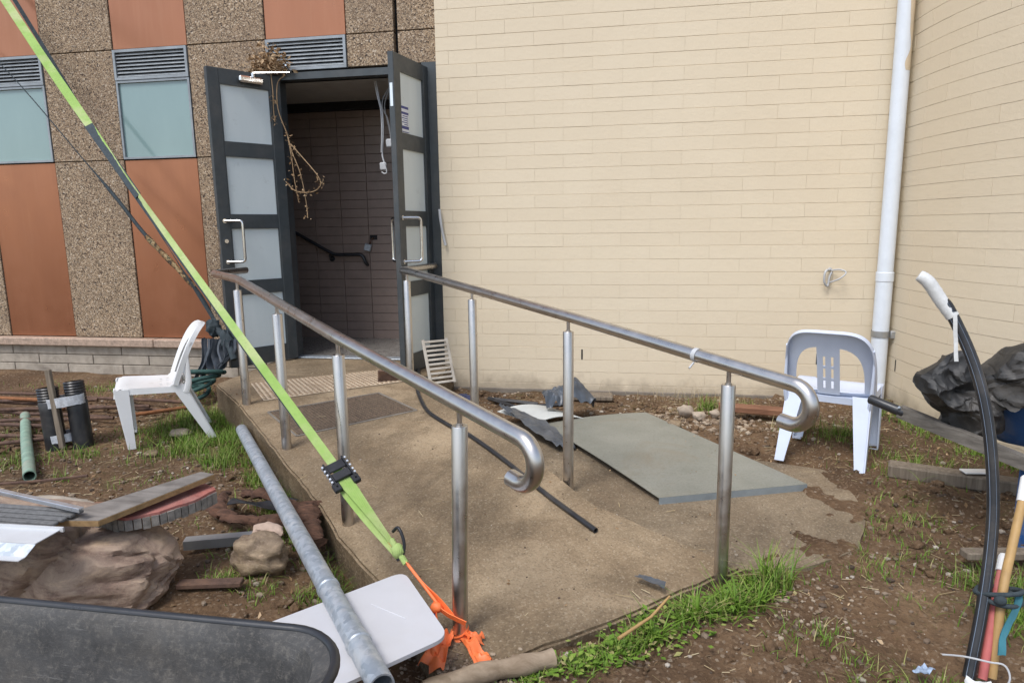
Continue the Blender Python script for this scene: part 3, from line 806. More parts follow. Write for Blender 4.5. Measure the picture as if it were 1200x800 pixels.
# hanging cables in the doorway
hc = thing('hanging_cable', 'white cable with a plug end dangling inside the open doorway', 'cable', (-2.09, 5.62, 2.0))
part('cable', B().tube(spline([(-2.13, 5.62, 2.55), (-2.11, 5.62, 2.40), (-2.085, 5.62, 2.28), (-2.085, 5.61, 2.1), (-2.095, 5.60, 1.95), (-2.075, 5.60, 1.86), (-2.065, 5.60, 1.82)], 6), .0075, 8).tube(spline([(-2.145, 5.615, 2.55), (-2.12, 5.61, 2.42), (-2.095, 5.61, 2.3), (-2.092, 5.60, 2.12), (-2.10, 5.59, 1.96)], 6), .005, 8), CABLEW, hc, smooth=50)
part('plug', B().box(-2.12, -2.062, 5.585, 5.615, 1.815, 1.88, .008).tube(spline([(-2.075, 5.585, 1.87), (-2.055, 5.58, 1.80), (-2.075, 5.58, 1.785), (-2.10, 5.58, 1.80)], 5), .006, 8), CABLEW, hc, smooth=40)
hc2 = thing('hanging_wire', 'thin grey wire with a small white box dangling beside the right door leaf', 'wire', (-1.93, 5.6, 2.1))
part('wire', B().tube(spline([(-1.995, 5.6, 2.50), (-2.065, 5.6, 2.40), (-2.075, 5.6, 2.32), (-2.035, 5.6, 2.24), (-2.015, 5.6, 2.12), (-2.015, 5.6, 2.06)], 6), .0045, 6).tube(spline([(-2.005, 5.6, 2.48), (-2.055, 5.605, 2.36), (-2.05, 5.605, 2.27), (-2.025, 5.605, 2.15), (-2.015, 5.6, 2.07)], 6), .004, 6), CABLEG, hc2, smooth=50)
part('junction_box', B().box(-2.055, -1.995, 5.58, 5.62, 2.0, 2.07, .01), CABLEW, hc2, smooth=40)

# dead vine on the door head
vn = thing('dead_vine', 'dry dead creeper clump drooping over the left end of the door head', 'vine', (-2.9, 5.36, 2.6))
leaf = B()
def leafquad(c, s, b):
    n = Vector((ru(-1, 1), ru(-1, 1), ru(-1, 1))).normalized(); t = n.orthogonal().normalized(); q = n.cross(t)
    a = ru(0, 6.3); t, q = t * math.cos(a) + q * math.sin(a), q * math.cos(a) - t * math.sin(a)
    c = Vector(c); k = ru(.35, .6)
    b.add([c - t * s, c + q * s * k + n * s * .3, c + t * s, c - q * s * k + n * s * .2], [(0, 1, 2, 3)])
for _ in range(620):
    a = Vector((random.gauss(0, .080), random.gauss(0, .04), abs(random.gauss(0, .085)) - .01))
    leafquad(Vector((-2.955, 5.345, 2.60)) + a, ru(.012, .03), leaf)
stems = [[(-2.92, 5.34, 2.62), (-2.80, 5.33, 2.57), (-2.86, 5.32, 2.50), (-2.865, 5.31, 2.30), (-2.80, 5.31, 2.10), (-2.76, 5.30, 1.95), (-2.70, 5.30, 1.78), (-2.665, 5.30, 1.55), (-2.66, 5.30, 1.42)],
         [(-2.80, 5.31, 2.10), (-2.775, 5.31, 1.92), (-2.76, 5.31, 1.72), (-2.735, 5.31, 1.55)],
         [(-2.77, 5.30, 2.02), (-2.66, 5.29, 1.90), (-2.54, 5.28, 1.76), (-2.52, 5.28, 1.68), (-2.60, 5.28, 1.63), (-2.74, 5.28, 1.64), (-2.83, 5.29, 1.72)],
         [(-2.92, 5.33, 2.60), (-2.90, 5.31, 2.45), (-2.905, 5.31, 2.30), (-2.90, 5.31, 2.2)]]
sb_ = B()
for s in stems:
    sb_.tube(spline([V(*p) + V(0, 0, 0) for p in s], 5), .0042, 6)
    for p in spline(s, 4):
        if p.z < 2.42 and rnd() < .75:
            for _ in range(random.randint(1, 5)): leafquad(p + V(ru(-.03, .03), ru(-.02, .02), ru(-.03, .03)), ru(.008, .018), leaf)
for _ in range(60):
    p = V(-2.95 + random.gauss(0, .06), 5.345, 2.62 + ru(-.02, .06)); q = p + V(ru(-.08, .08), ru(-.04, .04), ru(-.05, .09)); sb_.tube([p, q], .002, 4)
part('stem', sb_, VINEM, vn, smooth=60)
part('leaves', leaf, DRYLEAF, vn, kind='stuff')

# ------------------------------------------------------------------ handrails
def bend_pts(a, b, R=.068):
    """straight rail a->b then a half-circle hook curling down and back"""
    u = (b - a).normalized(); w = Vector((0, 0, -1)); w = (w - u * w.dot(u)).normalized()
    c = b + w * R; out = []
    for i in range(0, 21):
        t = math.pi * i / 20; out.append(c - w * R * math.cos(t) + u * R * math.sin(t))
    e = out[-1]; out.append(e - u * .035); return out
def handrail(label, posts, top, lean=0.0):
    h = thing('handrail', label, 'handrail', (posts[2][0], posts[2][1], posts[2][2]), group='steel handrails along the ramp')
    pts = [V(*p) for p in top]
    pts = fillet(pts[:-1] + [pts[-1]], .045, 5)
    full = pts[:-1] + bend_pts(pts[-2], pts[-1])
    part('rail', B().tube(full, .0258, 22), STEEL, h, smooth=40)
    for i_, (x, y, z, zt) in enumerate(posts):
        lx = lean if i_ == 3 else 0.0
        p = part('post', B().tube([(x, y, z - .06), (x + lx, y, zt - .003), (x + lx, y, zt)], [.0262, .0262, .0245], 22), STEEL, h, smooth=40)
        part('pin', B().tube([(x + lx, y, zt), (x + lx, y, zt + .006), (x + lx, y, zt + .006), (x + lx, y, zt + .065)], [.0125, .0125, .0085, .0085], 12, False), STEEL, p, smooth=40)
    return h
LP = [(-2.47, 3.90), (-1.865, 3.295), (-1.207, 2.60), (-.546, 1.985)]
RPst = [(-1.60, 4.66), (-.94, 3.925), (-.292, 3.190), (.358, 2.485)]
Lz = [.2, .130, .052, -.045]; Rz = [.2, .145, .072, -.006]
Lh = .75; RISE = .073
lp = [(x, y, z, z + Lh) for (x, y), z in zip(LP, Lz)]
rp = [(x, y, z, z + Lh) for (x, y), z in zip(RPst, Rz)]
l3 = V(LP[3][0] + .020, LP[3][1] + .003, Lz[3] + Lh + RISE); l2 = V(LP[2][0], LP[2][1], Lz[2] + Lh + RISE); lu = (l3 - l2).normalized()
handrail('left steel handrail whose hooked end is nearest, tied with orange tape', lp,
         [(-2.93, 4.76, 1.023), (-2.965, 4.40, 1.023), (-2.44, 3.87, 1.020), tuple(l2), tuple(l3 + lu * .312 - V(0, 0, .006))], .020)
r3 = V(RPst[3][0], RPst[3][1], Rz[3] + Lh + RISE); r2_ = V(RPst[2][0], RPst[2][1], Rz[2] + Lh + RISE); ruv = (r3 - r2_).normalized()
rh = handrail('right steel handrail along the cream wall side with hooked end before the chair', rp,
         [(-1.575, DW - .004, 1.02), (-1.665, 4.735, 1.02), (-1.57, 4.63, 1.018), tuple(r2_), tuple(r3 + ruv * .27)])
# white tie on the right rail
tp = r3 + (r2_ - r3) * .16
tb = B().tube([tp + ruv * .010, tp - ruv * .010], .0275, 16, False); tb.tube([tp + V(-.012, -.012, -.026), tp + V(-.03, -.03, -.045)], .004, 6)
part('tie', tb, CABLEW, rh, smooth=40)

# ------------------------------------------------------------------ on the landing and ramp
def quad_frame(c0, c1, c2, c3):  # world quad corners -> bilinear
    c = [V(*p) for p in (c0, c1, c2, c3)]
    return lambda u, v: (c[0] * (1 - u) + c[3] * u) * (1 - v) + (c[1] * (1 - u) + c[2] * u) * v
q = quad_frame((-2.765, 4.439, 0), (-2.399, 3.985, 0), (-1.63, 4.66, 0), (-1.975, 5.0, 0))
tm = thing('tactile_pad', 'worn cream tactile paving pad across the landing between the handrails', 'tactile pad', (-2.2, 4.5, .2))
part('base', B().add([(*q(u, v)[:2], z) for z in (.203, .207) for u, v in ((0, 0), (0, 1), (1, 1), (1, 0))], [(4, 5, 6, 7), (0, 1, 5, 4), (1, 2, 6, 5), (2, 3, 7, 6), (3, 0, 4, 7)]), TACT, tm)
bars = B()
for i in range(30):
    for j in range(13):
        a = q((i + .5) / 30, (j + .5) / 13); r_ = .0115
        bars.tube([(a.x, a.y, .206), (a.x, a.y, .2125)], [r_, r_ * .75], 8)
part('stud', bars, TACTD, tm, kind='stuff', smooth=40)
q2 = quad_frame((-2.256, 3.79, 0), (-1.893, 3.464, 0), (-1.344, 4.007, 0), (-1.722, 4.327, 0))
dm = thing('drain_grate', 'dark recessed grate with a pale metal edge set in the ramp top', 'grate', (-1.8, 3.9, .18))
def rz4(p, d): return (p.x, p.y, ramp_z(p.x, p.y) + d)
part('mat', B().sheet(lambda u, v: rz4(q2(.02 + .96 * u, .03 + .94 * v), .004), 8, 8), MATM, dm)
fe = B()
for a, b in (((0, 0), (0, 1)), ((0, 1), (1, 1)), ((1, 1), (1, 0)), ((1, 0), (0, 0))):
    fe.tube([rz4(q2(*a), .001), rz4(q2(*b), .001)], .008, 6)
part('edge_frame', fe, plain('dull_grey_edge', (.20, .175, .145), .6, .2, var=.3), dm)
gr = B()
for i in range(1, 36):
    u = i / 36; gr.tube([rz4(q2(u, .03), .006), rz4(q2(u, .97), .006)], .004, 4)
part('grate_bar', gr, MATM, dm, kind='stuff')
# rusty plate near the right post
b = B().box(-.13, .13, -.012, .012, 0, .10, .004, Matrix.Translation((-1.72, 4.66, .2)) @ Matrix.Rotation(.55, 4, 'Z') @ Matrix.Rotation(.25, 4, 'X'))
single('rusty_plate', b, RUST, 'small rusty brown plate leaning at the back edge of the tactile pad', 'plate')
# slatted grille leaning on the jamb
gl = thing('floor_grille', 'slatted bleached grille leaning between the right door leaf and the cream wall', 'grille', (-1.38, 4.60, .2))
def Mg(): return Matrix.Translation((-1.415, 4.545, .205)) @ Matrix.Rotation(math.radians(38), 4, 'Z') @ Matrix.Rotation(math.radians(-24), 4, 'X')
M = Mg(); w, h = .205, .34
part('frame', B().box(0, .02, 0, .018, 0, h, .002, M).box(w - .02, w, 0, .018, 0, h, .002, M), GRILLE, gl)
for i in range(10):
    z = .004 + i * (h - .02) / 9.3
    part('slat', B().box(.02, w - .02, .001, .017, z, z + .017, .002, M), GRILLE, gl)
# rag
def crumple(cx, cy, z, sx, sy, amp, sc, rz=0, nu=22, nv=16, seed=0, th=.002, dome=0.0):
    ca, sa = math.cos(rz), math.sin(rz)
    def fn(u, v):
        x, y = (u - .5) * sx, (v - .5) * sy
        p = V(u * sc + seed, v * sc * sy / sx, seed * 1.7)
        dd = noise.voronoi(p)[0]; hh = max(0, dd[0] * 1.1 - .1) * amp + .3 * amp * abs(noise.noise(p * 2.7)) + .003
        hh += dome * (1 - (2 * u - 1) ** 4) * (1 - (2 * v - 1) ** 4)
        x += .12 * sx * noise.noise(p + V(7, 0, 0)); y += .15 * sy * noise.noise(p + V(0, 9, 0))
        return (cx + x * ca - y * sa, cy + x * sa + y * ca, z(x, y) + hh if callable(z) else z + hh)
    return B().sheet(fn, nu, nv, th)
single('rag', crumple(-1.17, 4.55, .06, .20, .15, .07, 3, .3, seed=3), RAGM, 'small dark navy rag on the ground behind the second right post', 'rag', smooth=40)
# black hose down the ramp
hp = [(-1.70, 5.15), (-1.60, 4.85), (-1.50, 4.50), (-1.40, 4.25), (-1.25, 3.96), (-1.05, 3.74), (-.92, 3.64), (-.647, 3.335), (-.379, 2.996), (-.13, 2.71)]
single('hose', B().pipe(spline([(x, y, ramp_z(x, y) + .013) for x, y in hp], 7), .0125, .009, 12), BLACKP, 'black plastic hose lying down the middle of the concrete ramp', 'hose', smooth=50)
hp = [(-1.745, 5.38, .9), (-1.76, 5.2, .55), (-1.72, 5.0, .34), (-1.66, 4.88, .215), (-1.50, 4.74, .213), (-1.40, 4.70, .213)]
single('door_cable', B().tube(spline(hp, 7), .009, 8), BLACKP, 'thin dark cable hanging along the edge of the right door leaf', 'cable', smooth=50)

# ------------------------------------------------------------------ sheets right of the ramp
def sheet_obj(name, poly, zf, th, mat, label, cat, edge=None):
    t = thing(name, label, cat, (poly[0][0], poly[0][1], 0))
    f = quad_frame(*[(x, y, 0) for x, y in poly])
    def top(u, v):
        p = f(u, v); return (p.x, p.y, zf(u, v))
    part('panel', B().sheet(top, 14, 10, .004), mat, t, smooth=40)
    return t, f
#  corners: far left, near left, near right, far right
gs, f = sheet_obj('metal_sheet', [(-.56, 4.235), (.15, 3.105), (.885, 3.385), (.119, 4.611)], lambda u, v: .030 + .016 * math.sin(u * 3.1) * (1 - v) + .012 * (1 - u) * math.sin(v * 3.14) + .004, .004, SHEETM, 'large grey green metal sheet lying flat beside the ramp before the cream wall', 'sheet')
ed = B()
for i in range(12):
    u0, u1 = i / 12, (i + 1) / 12
    z0 = .033 - .0; 
    a = f(u0, 1); c = f(u1, 1)
    ed.add([(a.x, a.y - .003, .038), (c.x, c.y - .003, .038), (c.x, c.y - .003, .002), (a.x, a.y - .003, .002), (a.x, a.y + .012, .032), (c.x, c.y + .012, .032), (c.x, c.y + .012, .002), (a.x, a.y + .012, .002)], [(0, 3, 2, 1), (4, 5, 6, 7), (0, 1, 5, 4)])
part('folded_edge', ed, SHEETE, gs)
ws, f = sheet_obj('pale_sheet', [(-.905, 4.45), (-.60, 4.20), (-.30, 4.36), (-.58, 4.63)], lambda u, v: .05 + .03 * math.sin(u * 3.14), .003, SHEETW, 'pale grey offcut sheet under the crumpled plastic by the wall', 'sheet')
single('plastic_film', crumple(-.42, 4.53, .045, .36, .24, .16, 2.3, .25, 40, 28, seed=1.3, dome=.10), TARPB, 'crumpled blue grey plastic heap behind the third right post', 'plastic', smooth=50)
b = B()
def strip(u, v):
    p = spline([V(-.86, 4.44, .08), V(-.70, 4.26, .075), V(-.52, 4.03, .05), V(-.36, 3.80, .02)], 6); i = min(int(u * 18), 17); k = u * 18 - i
    c = p[i] * (1 - k) + p[i + 1] * k; w = .035 + .06 * math.sin(u * 2.6)
    n = noise.noise(V(u * 7, v * 3, 2)); return (c.x + (v - .5) * w * 1.6, c.y + (v - .5) * w, c.z + .025 + .045 * abs(n) - .03 * v)
b.sheet(strip, 26, 6, .002)
single('plastic_strip', b, TARPB, 'narrow strip of dark plastic along the left edge of the metal sheet', 'plastic', smooth=50)
bt_ = thing('dark_battens', 'thin dark timber battens lying flat at the foot of the cream wall', 'battens', (-.8, 4.8, 0))
for a, c in (((-1.06, 4.88), (-.66, 4.76)), ((-1.06, 4.88), (-.80, 4.66)), ((-.80, 4.66), (-.46, 4.78))):
    part('batten', B().tube([(*a, .03), (*c, .03)], .016, 4), BLACKP, bt_)
b = B().box(0, .62, -.05, .05, 0, .045, .006, Matrix.Translation((.62, 4.72, .045)) @ Matrix.Rotation(-.10, 4, 'Z') @ Matrix.Rotation(.03, 4, 'Y'))
single('rusty_beam', b, m_wood('rusty_timber', (.13, .055, .03), (.26, .13, .075), (3, 20, 20)), 'rusty brown timber beam on the ground behind the grey chair', 'beam')
b = B().box(0, .5, -.07, .07, 0, .04, .01, Matrix.Translation((-.62, 5.06, .0)) @ Matrix.Rotation(.05, 4, 'Z'))
single('offcut_board', b, TIMBER, 'short weathered board against the base of the cream wall', 'board')

# ------------------------------------------------------------------ chairs
def back_y(x, z):
    t = (z - .40) / .43
    return -.185 - .150 * t - .02 * t * t + .055 * (x / .22) ** 2
def band(inner, outer, n, th, nv=5, closed=False):
    """ribbon between two 2D (x,z) curves laid on the curved back surface"""
    def fn(u, v):
        a, c = inner(u), outer(u); x = a[0] * (1 - v) + c[0] * v; z = a[1] * (1 - v) + c[1] * v
        return V(x, back_y(x, z), z)
    return B().sheet(fn, n, nv, th)
def sup(a, h, zb, e, lo=0.0):
    def c(u):
        t = math.pi * (1 - u); ct, st_ = math.cos(t), math.sin(t)
        return (a * math.copysign(abs(ct) ** (2 / e), ct), zb + h * abs(st_) ** (2 / e))
    return c
def make_chair(label, mat, loc, heading, group):
    c = thing('chair', label, 'chair', loc, heading, group, world_verts=False)
    def sub(n, b, m=mat, smooth=35): return part(n, b, m, c, smooth=smooth, loc=(0, 0, 0))
    # backrest : outer arch + slatted centre panel
    b = band(sup(.172, .285, .44, 3.2), sup(.222, .405, .425, 4.2), 56, .007)
    rim = []
    for i in range(57):
        x, z = sup(.222, .405, .425, 4.2)(i / 56); rim.append((x, back_y(x, z) - .010, z))
    b.sheet(lambda u, v: (lambda p: (p[0] * (1 - .02 * v), p[1] + .010 - .030 * v, p[2] - .012 * v))(rim[min(int(u * 56 + .5), 56)]), 56, 2, .005)
    for x0, x1 in ((-.056, -.026), (-.014, .014), (.026, .056)):
        b.sheet(lambda u, v: V(x0 + (x1 - x0) * u, back_y(x0 + (x1 - x0) * u, .415 + .335 * v), .415 + .335 * v), 3, 14, .007)
    for z0, z1 in ((.415, .455), (.505, .522), (.585, .602), (.665, .76)):
        for x0, x1 in ((-.026, -.014), (.014, .026)):
            b.sheet(lambda u, v: V(x0 + (x1 - x0) * u, back_y(x0 + (x1 - x0) * u, z0 + (z1 - z0) * v), z0 + (z1 - z0) * v), 1, 2, .007)
    b.sheet(lambda u, v: V((-.20 + .40 * u), back_y(-.20 + .40 * u, .40 + .035 * v) + .03 * (1 - v), .40 + .035 * v), 20, 2, .007)
    sub('backrest', b)
    # seat : dished plate with slots, rolled rim
    us = [0, .06, .14, .22, .25, .34, .37, .46, .54, .63, .66, .75, .78, .86, .94, 1]
    vs = [0, .05, .12, .20, .24, .30, .34, .5, .66, .8, .9, .96, 1]
    def seat(u, v):
        s = 2 * u - 1; w = .205 + .018 * v; x = s * w; y = -.20 + .42 * v
        if v > .9: x *= 1 - .10 * ((v - .9) / .1) ** 2
        z = .405 + .030 * v - .014 * (1 - s * s) * math.sin(math.pi * min(1, v)) + (.0 if v < .88 else -.03 * ((v - .88) / .12) ** 2)
        return V(x, y, z)
    sb = B(); holes = set()
    for jv in (3, 5):
        for iu in (3, 5, 9, 11): holes.add((iu, jv))
    idx = {}; vv = []; ff = []
    for j, v in enumerate(vs):
        for i, u in enumerate(us): idx[i, j] = len(vv); vv.append(seat(u, v))
    n0 = len(vv); vv += [p - V(0, 0, .007) for p in vv]
    for j in range(len(vs) - 1):
        for i in range(len(us) - 1):
            if (i, j) in holes: 
                a, b_, c_2, d = idx[i, j], idx[i + 1, j], idx[i + 1, j + 1], idx[i, j + 1]
                for p, q_ in ((a, b_), (b_, c_2), (c_2, d), (d, a)): ff.append((p, q_, q_ + n0, p + n0))
                continue
            a, b_, c_2, d = idx[i, j], idx[i + 1, j], idx[i + 1, j + 1], idx[i, j + 1]
            ff.append((a, b_, c_2, d)); ff.append((d + n0, c_2 + n0, b_ + n0, a + n0))
    sb.add(vv, ff)
    # apron
    loop = [seat(0, t / 8) for t in range(9)] + [seat(t / 8, 1) for t in range(1, 9)] + [seat(1, 1 - t / 8) for t in range(1, 9)] + [seat(1 - t / 8, 0) for t in range(1, 9)]
    m_ = len(loop)
    sb.sheet(lambda u, v: (lambda p: (p[0] * (1 + .02 * v), p[1] + .004 * v, p[2] - .042 * v))(loop[int(round(u * (m_ - 1)))]), m_ - 1, 2, .005)
    sub('seat', sb)
    # legs : tapered angle sections
    def leg(sx, top, foot, ytop, yfoot, zt):
        b = B(); n = 6; w0, w1 = .085, .042; t = .007
        for face in (0, 1):
            def fn(u, v):
                z = zt * (1 - v); k = v
                x = sx * (top + (foot - top) * k); y = ytop + (yfoot - ytop) * k; w = w0 + (w1 - w0) * k
                sy = 1 if ytop > 0 else -1
                rr = .012
                if face == 0: return V(x - sx * w * u, y, z)
                return V(x, y - sy * w * u, z)
            b.sheet(fn, 3, n, t if (sx * (1 if ytop > 0 else -1) > 0) == (face == 0) else -t)
        b.box(sx * foot - (.04 if sx > 0 else 0), sx * foot + (0 if sx > 0 else .04), yfoot - (.04 if ytop > 0 else 0), yfoot + (0 if ytop > 0 else .04), 0, .012)
        return b
    for sx in (-1, 1):
        sub('leg', leg(sx, .218, .222, .215, .165, .425))
        rl = leg(sx, .205, .215, -.205, -.375, .42)
        sub('leg', rl)
        # stay from the rear leg up to the back
        b = B()
        pts = [V(sx * .205, -.215, .36), V(sx * .212, -.235, .43), V(sx * .214, -.238, .55), V(sx * .212, -.232 - .01, .66), V(sx * .208, back_y(.208, .72) - .01, .72)]
        b.tube(spline(pts, 5), [.026 - .013 * min(1, i / 12) for i in range(21)], 8, flat=.55)
        sub('back_stay', b)
    return c
c1 = make_chair('bright white plastic chair standing side-on in the dirt by the plinth', W_PLASTIC, (-3.05, 3.76, 0.0), math.radians(128), 'plastic chairs')
c2 = make_chair('pale blue-grey plastic chair seen from behind against the cream wall', B_PLASTIC, (1.215, 4.04, 0.008), math.radians(-25), 'plastic chairs')
c1.scale = (.97, .91, .885); c2.scale = (1.03, .93, .90); c2.location.x -= .045

# ------------------------------------------------------------------ ratchet strap, ropes, tape
def ribbon(pts, widths, twist, th=.003, n=None):
    pts = [V(*p) for p in pts]; b = B(); v = []; f = []; m = len(pts)
    for i, p in enumerate(pts):
        t = (pts[min(i + 1, m - 1)] - pts[max(i - 1, 0)]).normalized()
        s = t.cross(V(0, 0, 1)).normalized(); q = s.cross(t)
        a = twist[i] if isinstance(twist, list) else twist(i / (m - 1)); w = widths[i] if isinstance(widths, list) else widths(i / (m - 1))
        d = s * math.cos(a) + q * math.sin(a); e = t.cross(d).normalized()
        v += [p - d * w / 2 - e * th / 2, p + d * w / 2 - e * th / 2, p + d * w / 2 + e * th / 2, p - d * w / 2 + e * th / 2]
    for i in range(m - 1):
        a = i * 4; c = a + 4
        for k in range(4): f.append((a + k, a + (k + 1) % 4, c + (k + 1) % 4, c + k))
    f.append((3, 2, 1, 0)); e = (m - 1) * 4; f.append((e, e + 1, e + 2, e + 3))
    return b.add(v, f)
AN = V(-5.88, FY + .0, 4.05); BK = V(-1.072, 2.256, .420); KN = V(-.785, 2.077, .215); TIE = V(-.575, 1.965, .055)
rs = thing('ratchet_strap', 'lime green ratchet strap stretched from high on the building down to the ramp rail', 'strap', tuple(BK))
def lerp(a, b, t): return a + (b - a) * t
N = 90
def keyed(ks):
    def f(t):
        for (a, va), (b, vb) in zip(ks[:-1], ks[1:]):
            if a <= t <= b:
                k = (t - a) / (b - a); k = k * k * (3 - 2 * k); return va + (vb - va) * k
        return ks[-1][1]
    return f
tw = keyed([(0, 2.75), (.50, 2.85), (.60, 2.2), (.67, 1.75), (.76, 2.3), (.85, 2.75), (1, 2.85)])
wd = keyed([(0, .058), (.48, .056), (.58, .044), (.66, .026), (.78, .030), (.88, .036), (1, .037)])
def sp_(t, d=0.0): return lerp(AN, BK, t) - V(0, 0, .075 * math.sin(math.pi * t) + d) 
part('webbing', ribbon([sp_(i / N) for i in range(N + 1)], wd, tw), GREENS, rs, smooth=40)
part('under_strap', ribbon([sp_(i / N, .028 - .010 * i / N) + V(-.004, -.004, 0) for i in range(int(N * .97))], lambda t: .030 - .012 * t, lambda t: 1.9), DARKS, rs, smooth=40)
dk_ = ribbon([sp_(.555 + .125 * i / 20, .004) + V(.003, -.006, 0) for i in range(21)], lambda t: .050 - .012 * t, lambda t: 2.5 - .35 * t)
part('dark_sleeve', dk_, DARKS, rs, smooth=40)
part('tail', ribbon([lerp(BK, KN, i / 12) for i in range(13)], lambda t: .060 - .044 * t, lambda t: 2.85 + .5 * t), GREENS, rs, smooth=40)
part('tail', ribbon([lerp(BK, KN, i / 12) - V(.008, .008, .012 + .01 * math.sin(i / 12 * 3.1)) for i in range(13)], lambda t: .050 - .036 * t, lambda t: 2.2 + .8 * t), GREENS, rs, smooth=40)
kb = B().blob(KN, (.024, .024, .028), 2, lambda p: 1 + .3 * noise.noise(p * 2.5)); kb.tube([KN + V(-.03, .02, .03), KN + V(.0, .0, 0), KN + V(.035, -.02, -.035)], .011, 8)
part('knot', kb, GREENS, rs, smooth=60)
part('hook', B().tube(spline([KN + V(-.03, .04, .05), KN + V(-.005, .03, .07), KN + V(.02, .01, .03), KN + V(.02, -.005, -.01), KN + V(.0, -.01, -.03)], 6), .006, 8), BUCKLE, rs, smooth=50)
t_ = (BK - AN).normalized(); s2 = t_.cross(V(0, 0, 1)).normalized(); a_ = 2.85; q_ = s2.cross(t_); d_ = s2 * math.cos(a_) + q_ * math.sin(a_); e_ = t_.cross(d_).normalized()
if e_.z < 0: e_ = -e_; d_ = -d_
MB = Matrix(((d_.x, t_.x, e_.x, BK.x), (d_.y, t_.y, e_.y, BK.y), (d_.z, t_.z, e_.z, BK.z), (0, 0, 0, 1))) @ Matrix.Scale(.80, 4)
bk = B().box(-.052, -.044, -.065, .075, -.018, .024, .002, MB).box(.044, .052, -.065, .075, -.018, .024, .002, MB)
bk.box(-.044, .044, -.055, -.008, .004, .016, .003, MB).box(-.044, .044, .004, .048, -.002, .020, .003, MB)
part('buckle_frame', bk, BUCKLE, rs)
part('buckle_handle', B().box(-.066, -.030, .05, .095, -.012, .014, .004, MB).box(.030, .066, .05, .095, -.012, .014, .004, MB), BUCKLE, rs)
tt = B()
for sx in (-1, 1):
    for y in (-.055, -.03, -.005, .02, .04): tt.box(sx * .058 - .005, sx * .058 + .005, y, y + .012, .0, .024, .002, MB)
part('ratchet_tooth', tt, ALU, rs, kind='stuff')
part('anchor_bolt', B().tube([AN + V(0, .06, 0), AN], .012, 8), GALV, rs)

dk = thing('dark_strap', 'dark green strap beside the lime one ending in a tangle at the landing corner', 'strap', (-3.35, 4.95, .2))
A2 = V(-5.72, FY, 3.98); T2 = V(-3.34, 4.95, .56)
def sag(a, b, i, n, s): return lerp(a, b, i / n) - V(0, 0, s * math.sin(math.pi * i / n))
part('webbing', ribbon([sag(A2, T2, i, 40, .02) for i in range(41)], lambda t: .034, lambda t: 1.2 + .8 * math.sin(t * 7)), DARKS, dk, smooth=40)
bun = B()
bun.blob((-3.37, 4.94, .54), (.06, .05, .07), 3, lambda p: 1 + .5 * noise.noise(p * 3)); bun.blob((-3.23, 4.90, .42), (.06, .05, .11), 3, lambda p: 1 + .5 * noise.noise(p * 3 + V(4, 0, 0)))
bun.tube(spline([(-3.37, 4.94, .56), (-3.27, 4.91, .48), (-3.18, 4.86, .38), (-3.14, 4.83, .30)], 5), .028, 8)
part('tangle', bun, DARKS, dk, smooth=60)
tl_ = B(); random.seed(11)
for i in range(7):
    x = -3.42 + i * .045; tl_.sheet(lambda u, v: (x + (u - .5) * (.06 - .02 * v) + .05 * math.sin(v * 5 + i) * v - .04 * v, 4.88 - .05 * v + .03 * math.sin(u * 6 + i), .46 - v * (.36 - .03 * i) + .02 * noise.noise(V(u * 3, v * 4, i))), 4, 10, .003)
part('strap_tail', tl_, TARPB, dk, smooth=50)
cb = B()
for i in range(4):
    R_ = .10 + .015 * i; c = V(-3.36 + .012 * i, 4.62 + .03 * i, .05 + .05 * i)
    cb.tube([c + V(R_ * math.cos(a / 16 * 6.283), R_ * math.sin(a / 16 * 6.283), .035 * math.sin(a / 16 * 6.283 + i) + .02) for a in range(17)], .017, 8, False)
part('coil', cb, plain('teal_webbing', (.028, .075, .065), .8, var=.35, scale=20, bump=.5), dk, smooth=60)

tc = thing('camouflage_rope', 'thin rope with a camouflage wrapped middle running under the lime strap', 'rope', (-4.0, 5.09, 1.28))
RP = [V(-6.2, FY, 3.27), V(-5.476, 5.332, 2.793), V(-4.619, 5.20, 1.921), V(-4.31, 5.15, 1.60), V(-4.019, 5.09, 1.287), V(-3.577, 5.034, .862), V(-3.36, 4.96, .57)]
pts = spline(RP, 8); rad = [.0045 if i < 16 else (.0045 + .011 * min(1, (i - 16) / 6)) for i in range(len(pts))]
part('rope', B().tube(pts, rad, 8, flat=1.0), DARKS, tc, smooth=50)
t = NT('camouflage_wrap'); p = t.pos((1, 1, 1)); c = t.ramp(t.noise(p, 22, 2), [(.40, (.05, .035, .02)), (.46, (.20, .12, .05)), (.55, (.34, .25, .13)), (.62, (.07, .06, .03))], 'CONSTANT'); CAMO = t.set(c, .85)
cp = pts[32:41]; 
part('wrap', B().tube(cp, [.021 + .004 * math.sin(i * 2.2) for i in range(len(cp))], 10), CAMO, tc, smooth=50)

ot = thing('orange_tape', 'bright orange flagging tape tied round the foot of the nearest left post', 'tape', (-.56, 2.0, 0))
PX, PY = LP[3]
def obx(f_, nu, nv): return B().sheet(f_, nu, nv, .002)
part('tape_line', ribbon([lerp(KN + V(.0, 0, -.01), TIE + V(.012, 0, .0), i / 10) + V(0, 0, .004 * math.sin(i)) for i in range(11)], lambda t: .016 + .006 * t, lambda t: .6 + 1.2 * t), ORTAPE, ot, smooth=50)
part('tape_line', B().tube(spline([KN + V(-.04, .025, .02), KN + V(.03, -.012, -.03), TIE + V(-.03, .005, .025)], 6), .0055, 8), ORTAPE, ot, smooth=50)
part('knot', B().blob(TIE + V(-.045, .01, .022), (.022, .020, .018), 2, lambda p: 1 + .4 * noise.noise(p * 3)), ORTAPE, ot, smooth=60)
part('tape_line', ribbon([TIE + V(-.04, .01, .02), TIE + V(0, -.01, .01), V(PX + .03, PY - .03, .04)], lambda t: .022, lambda t: 1.2), ORTAPE, ot, smooth=50)
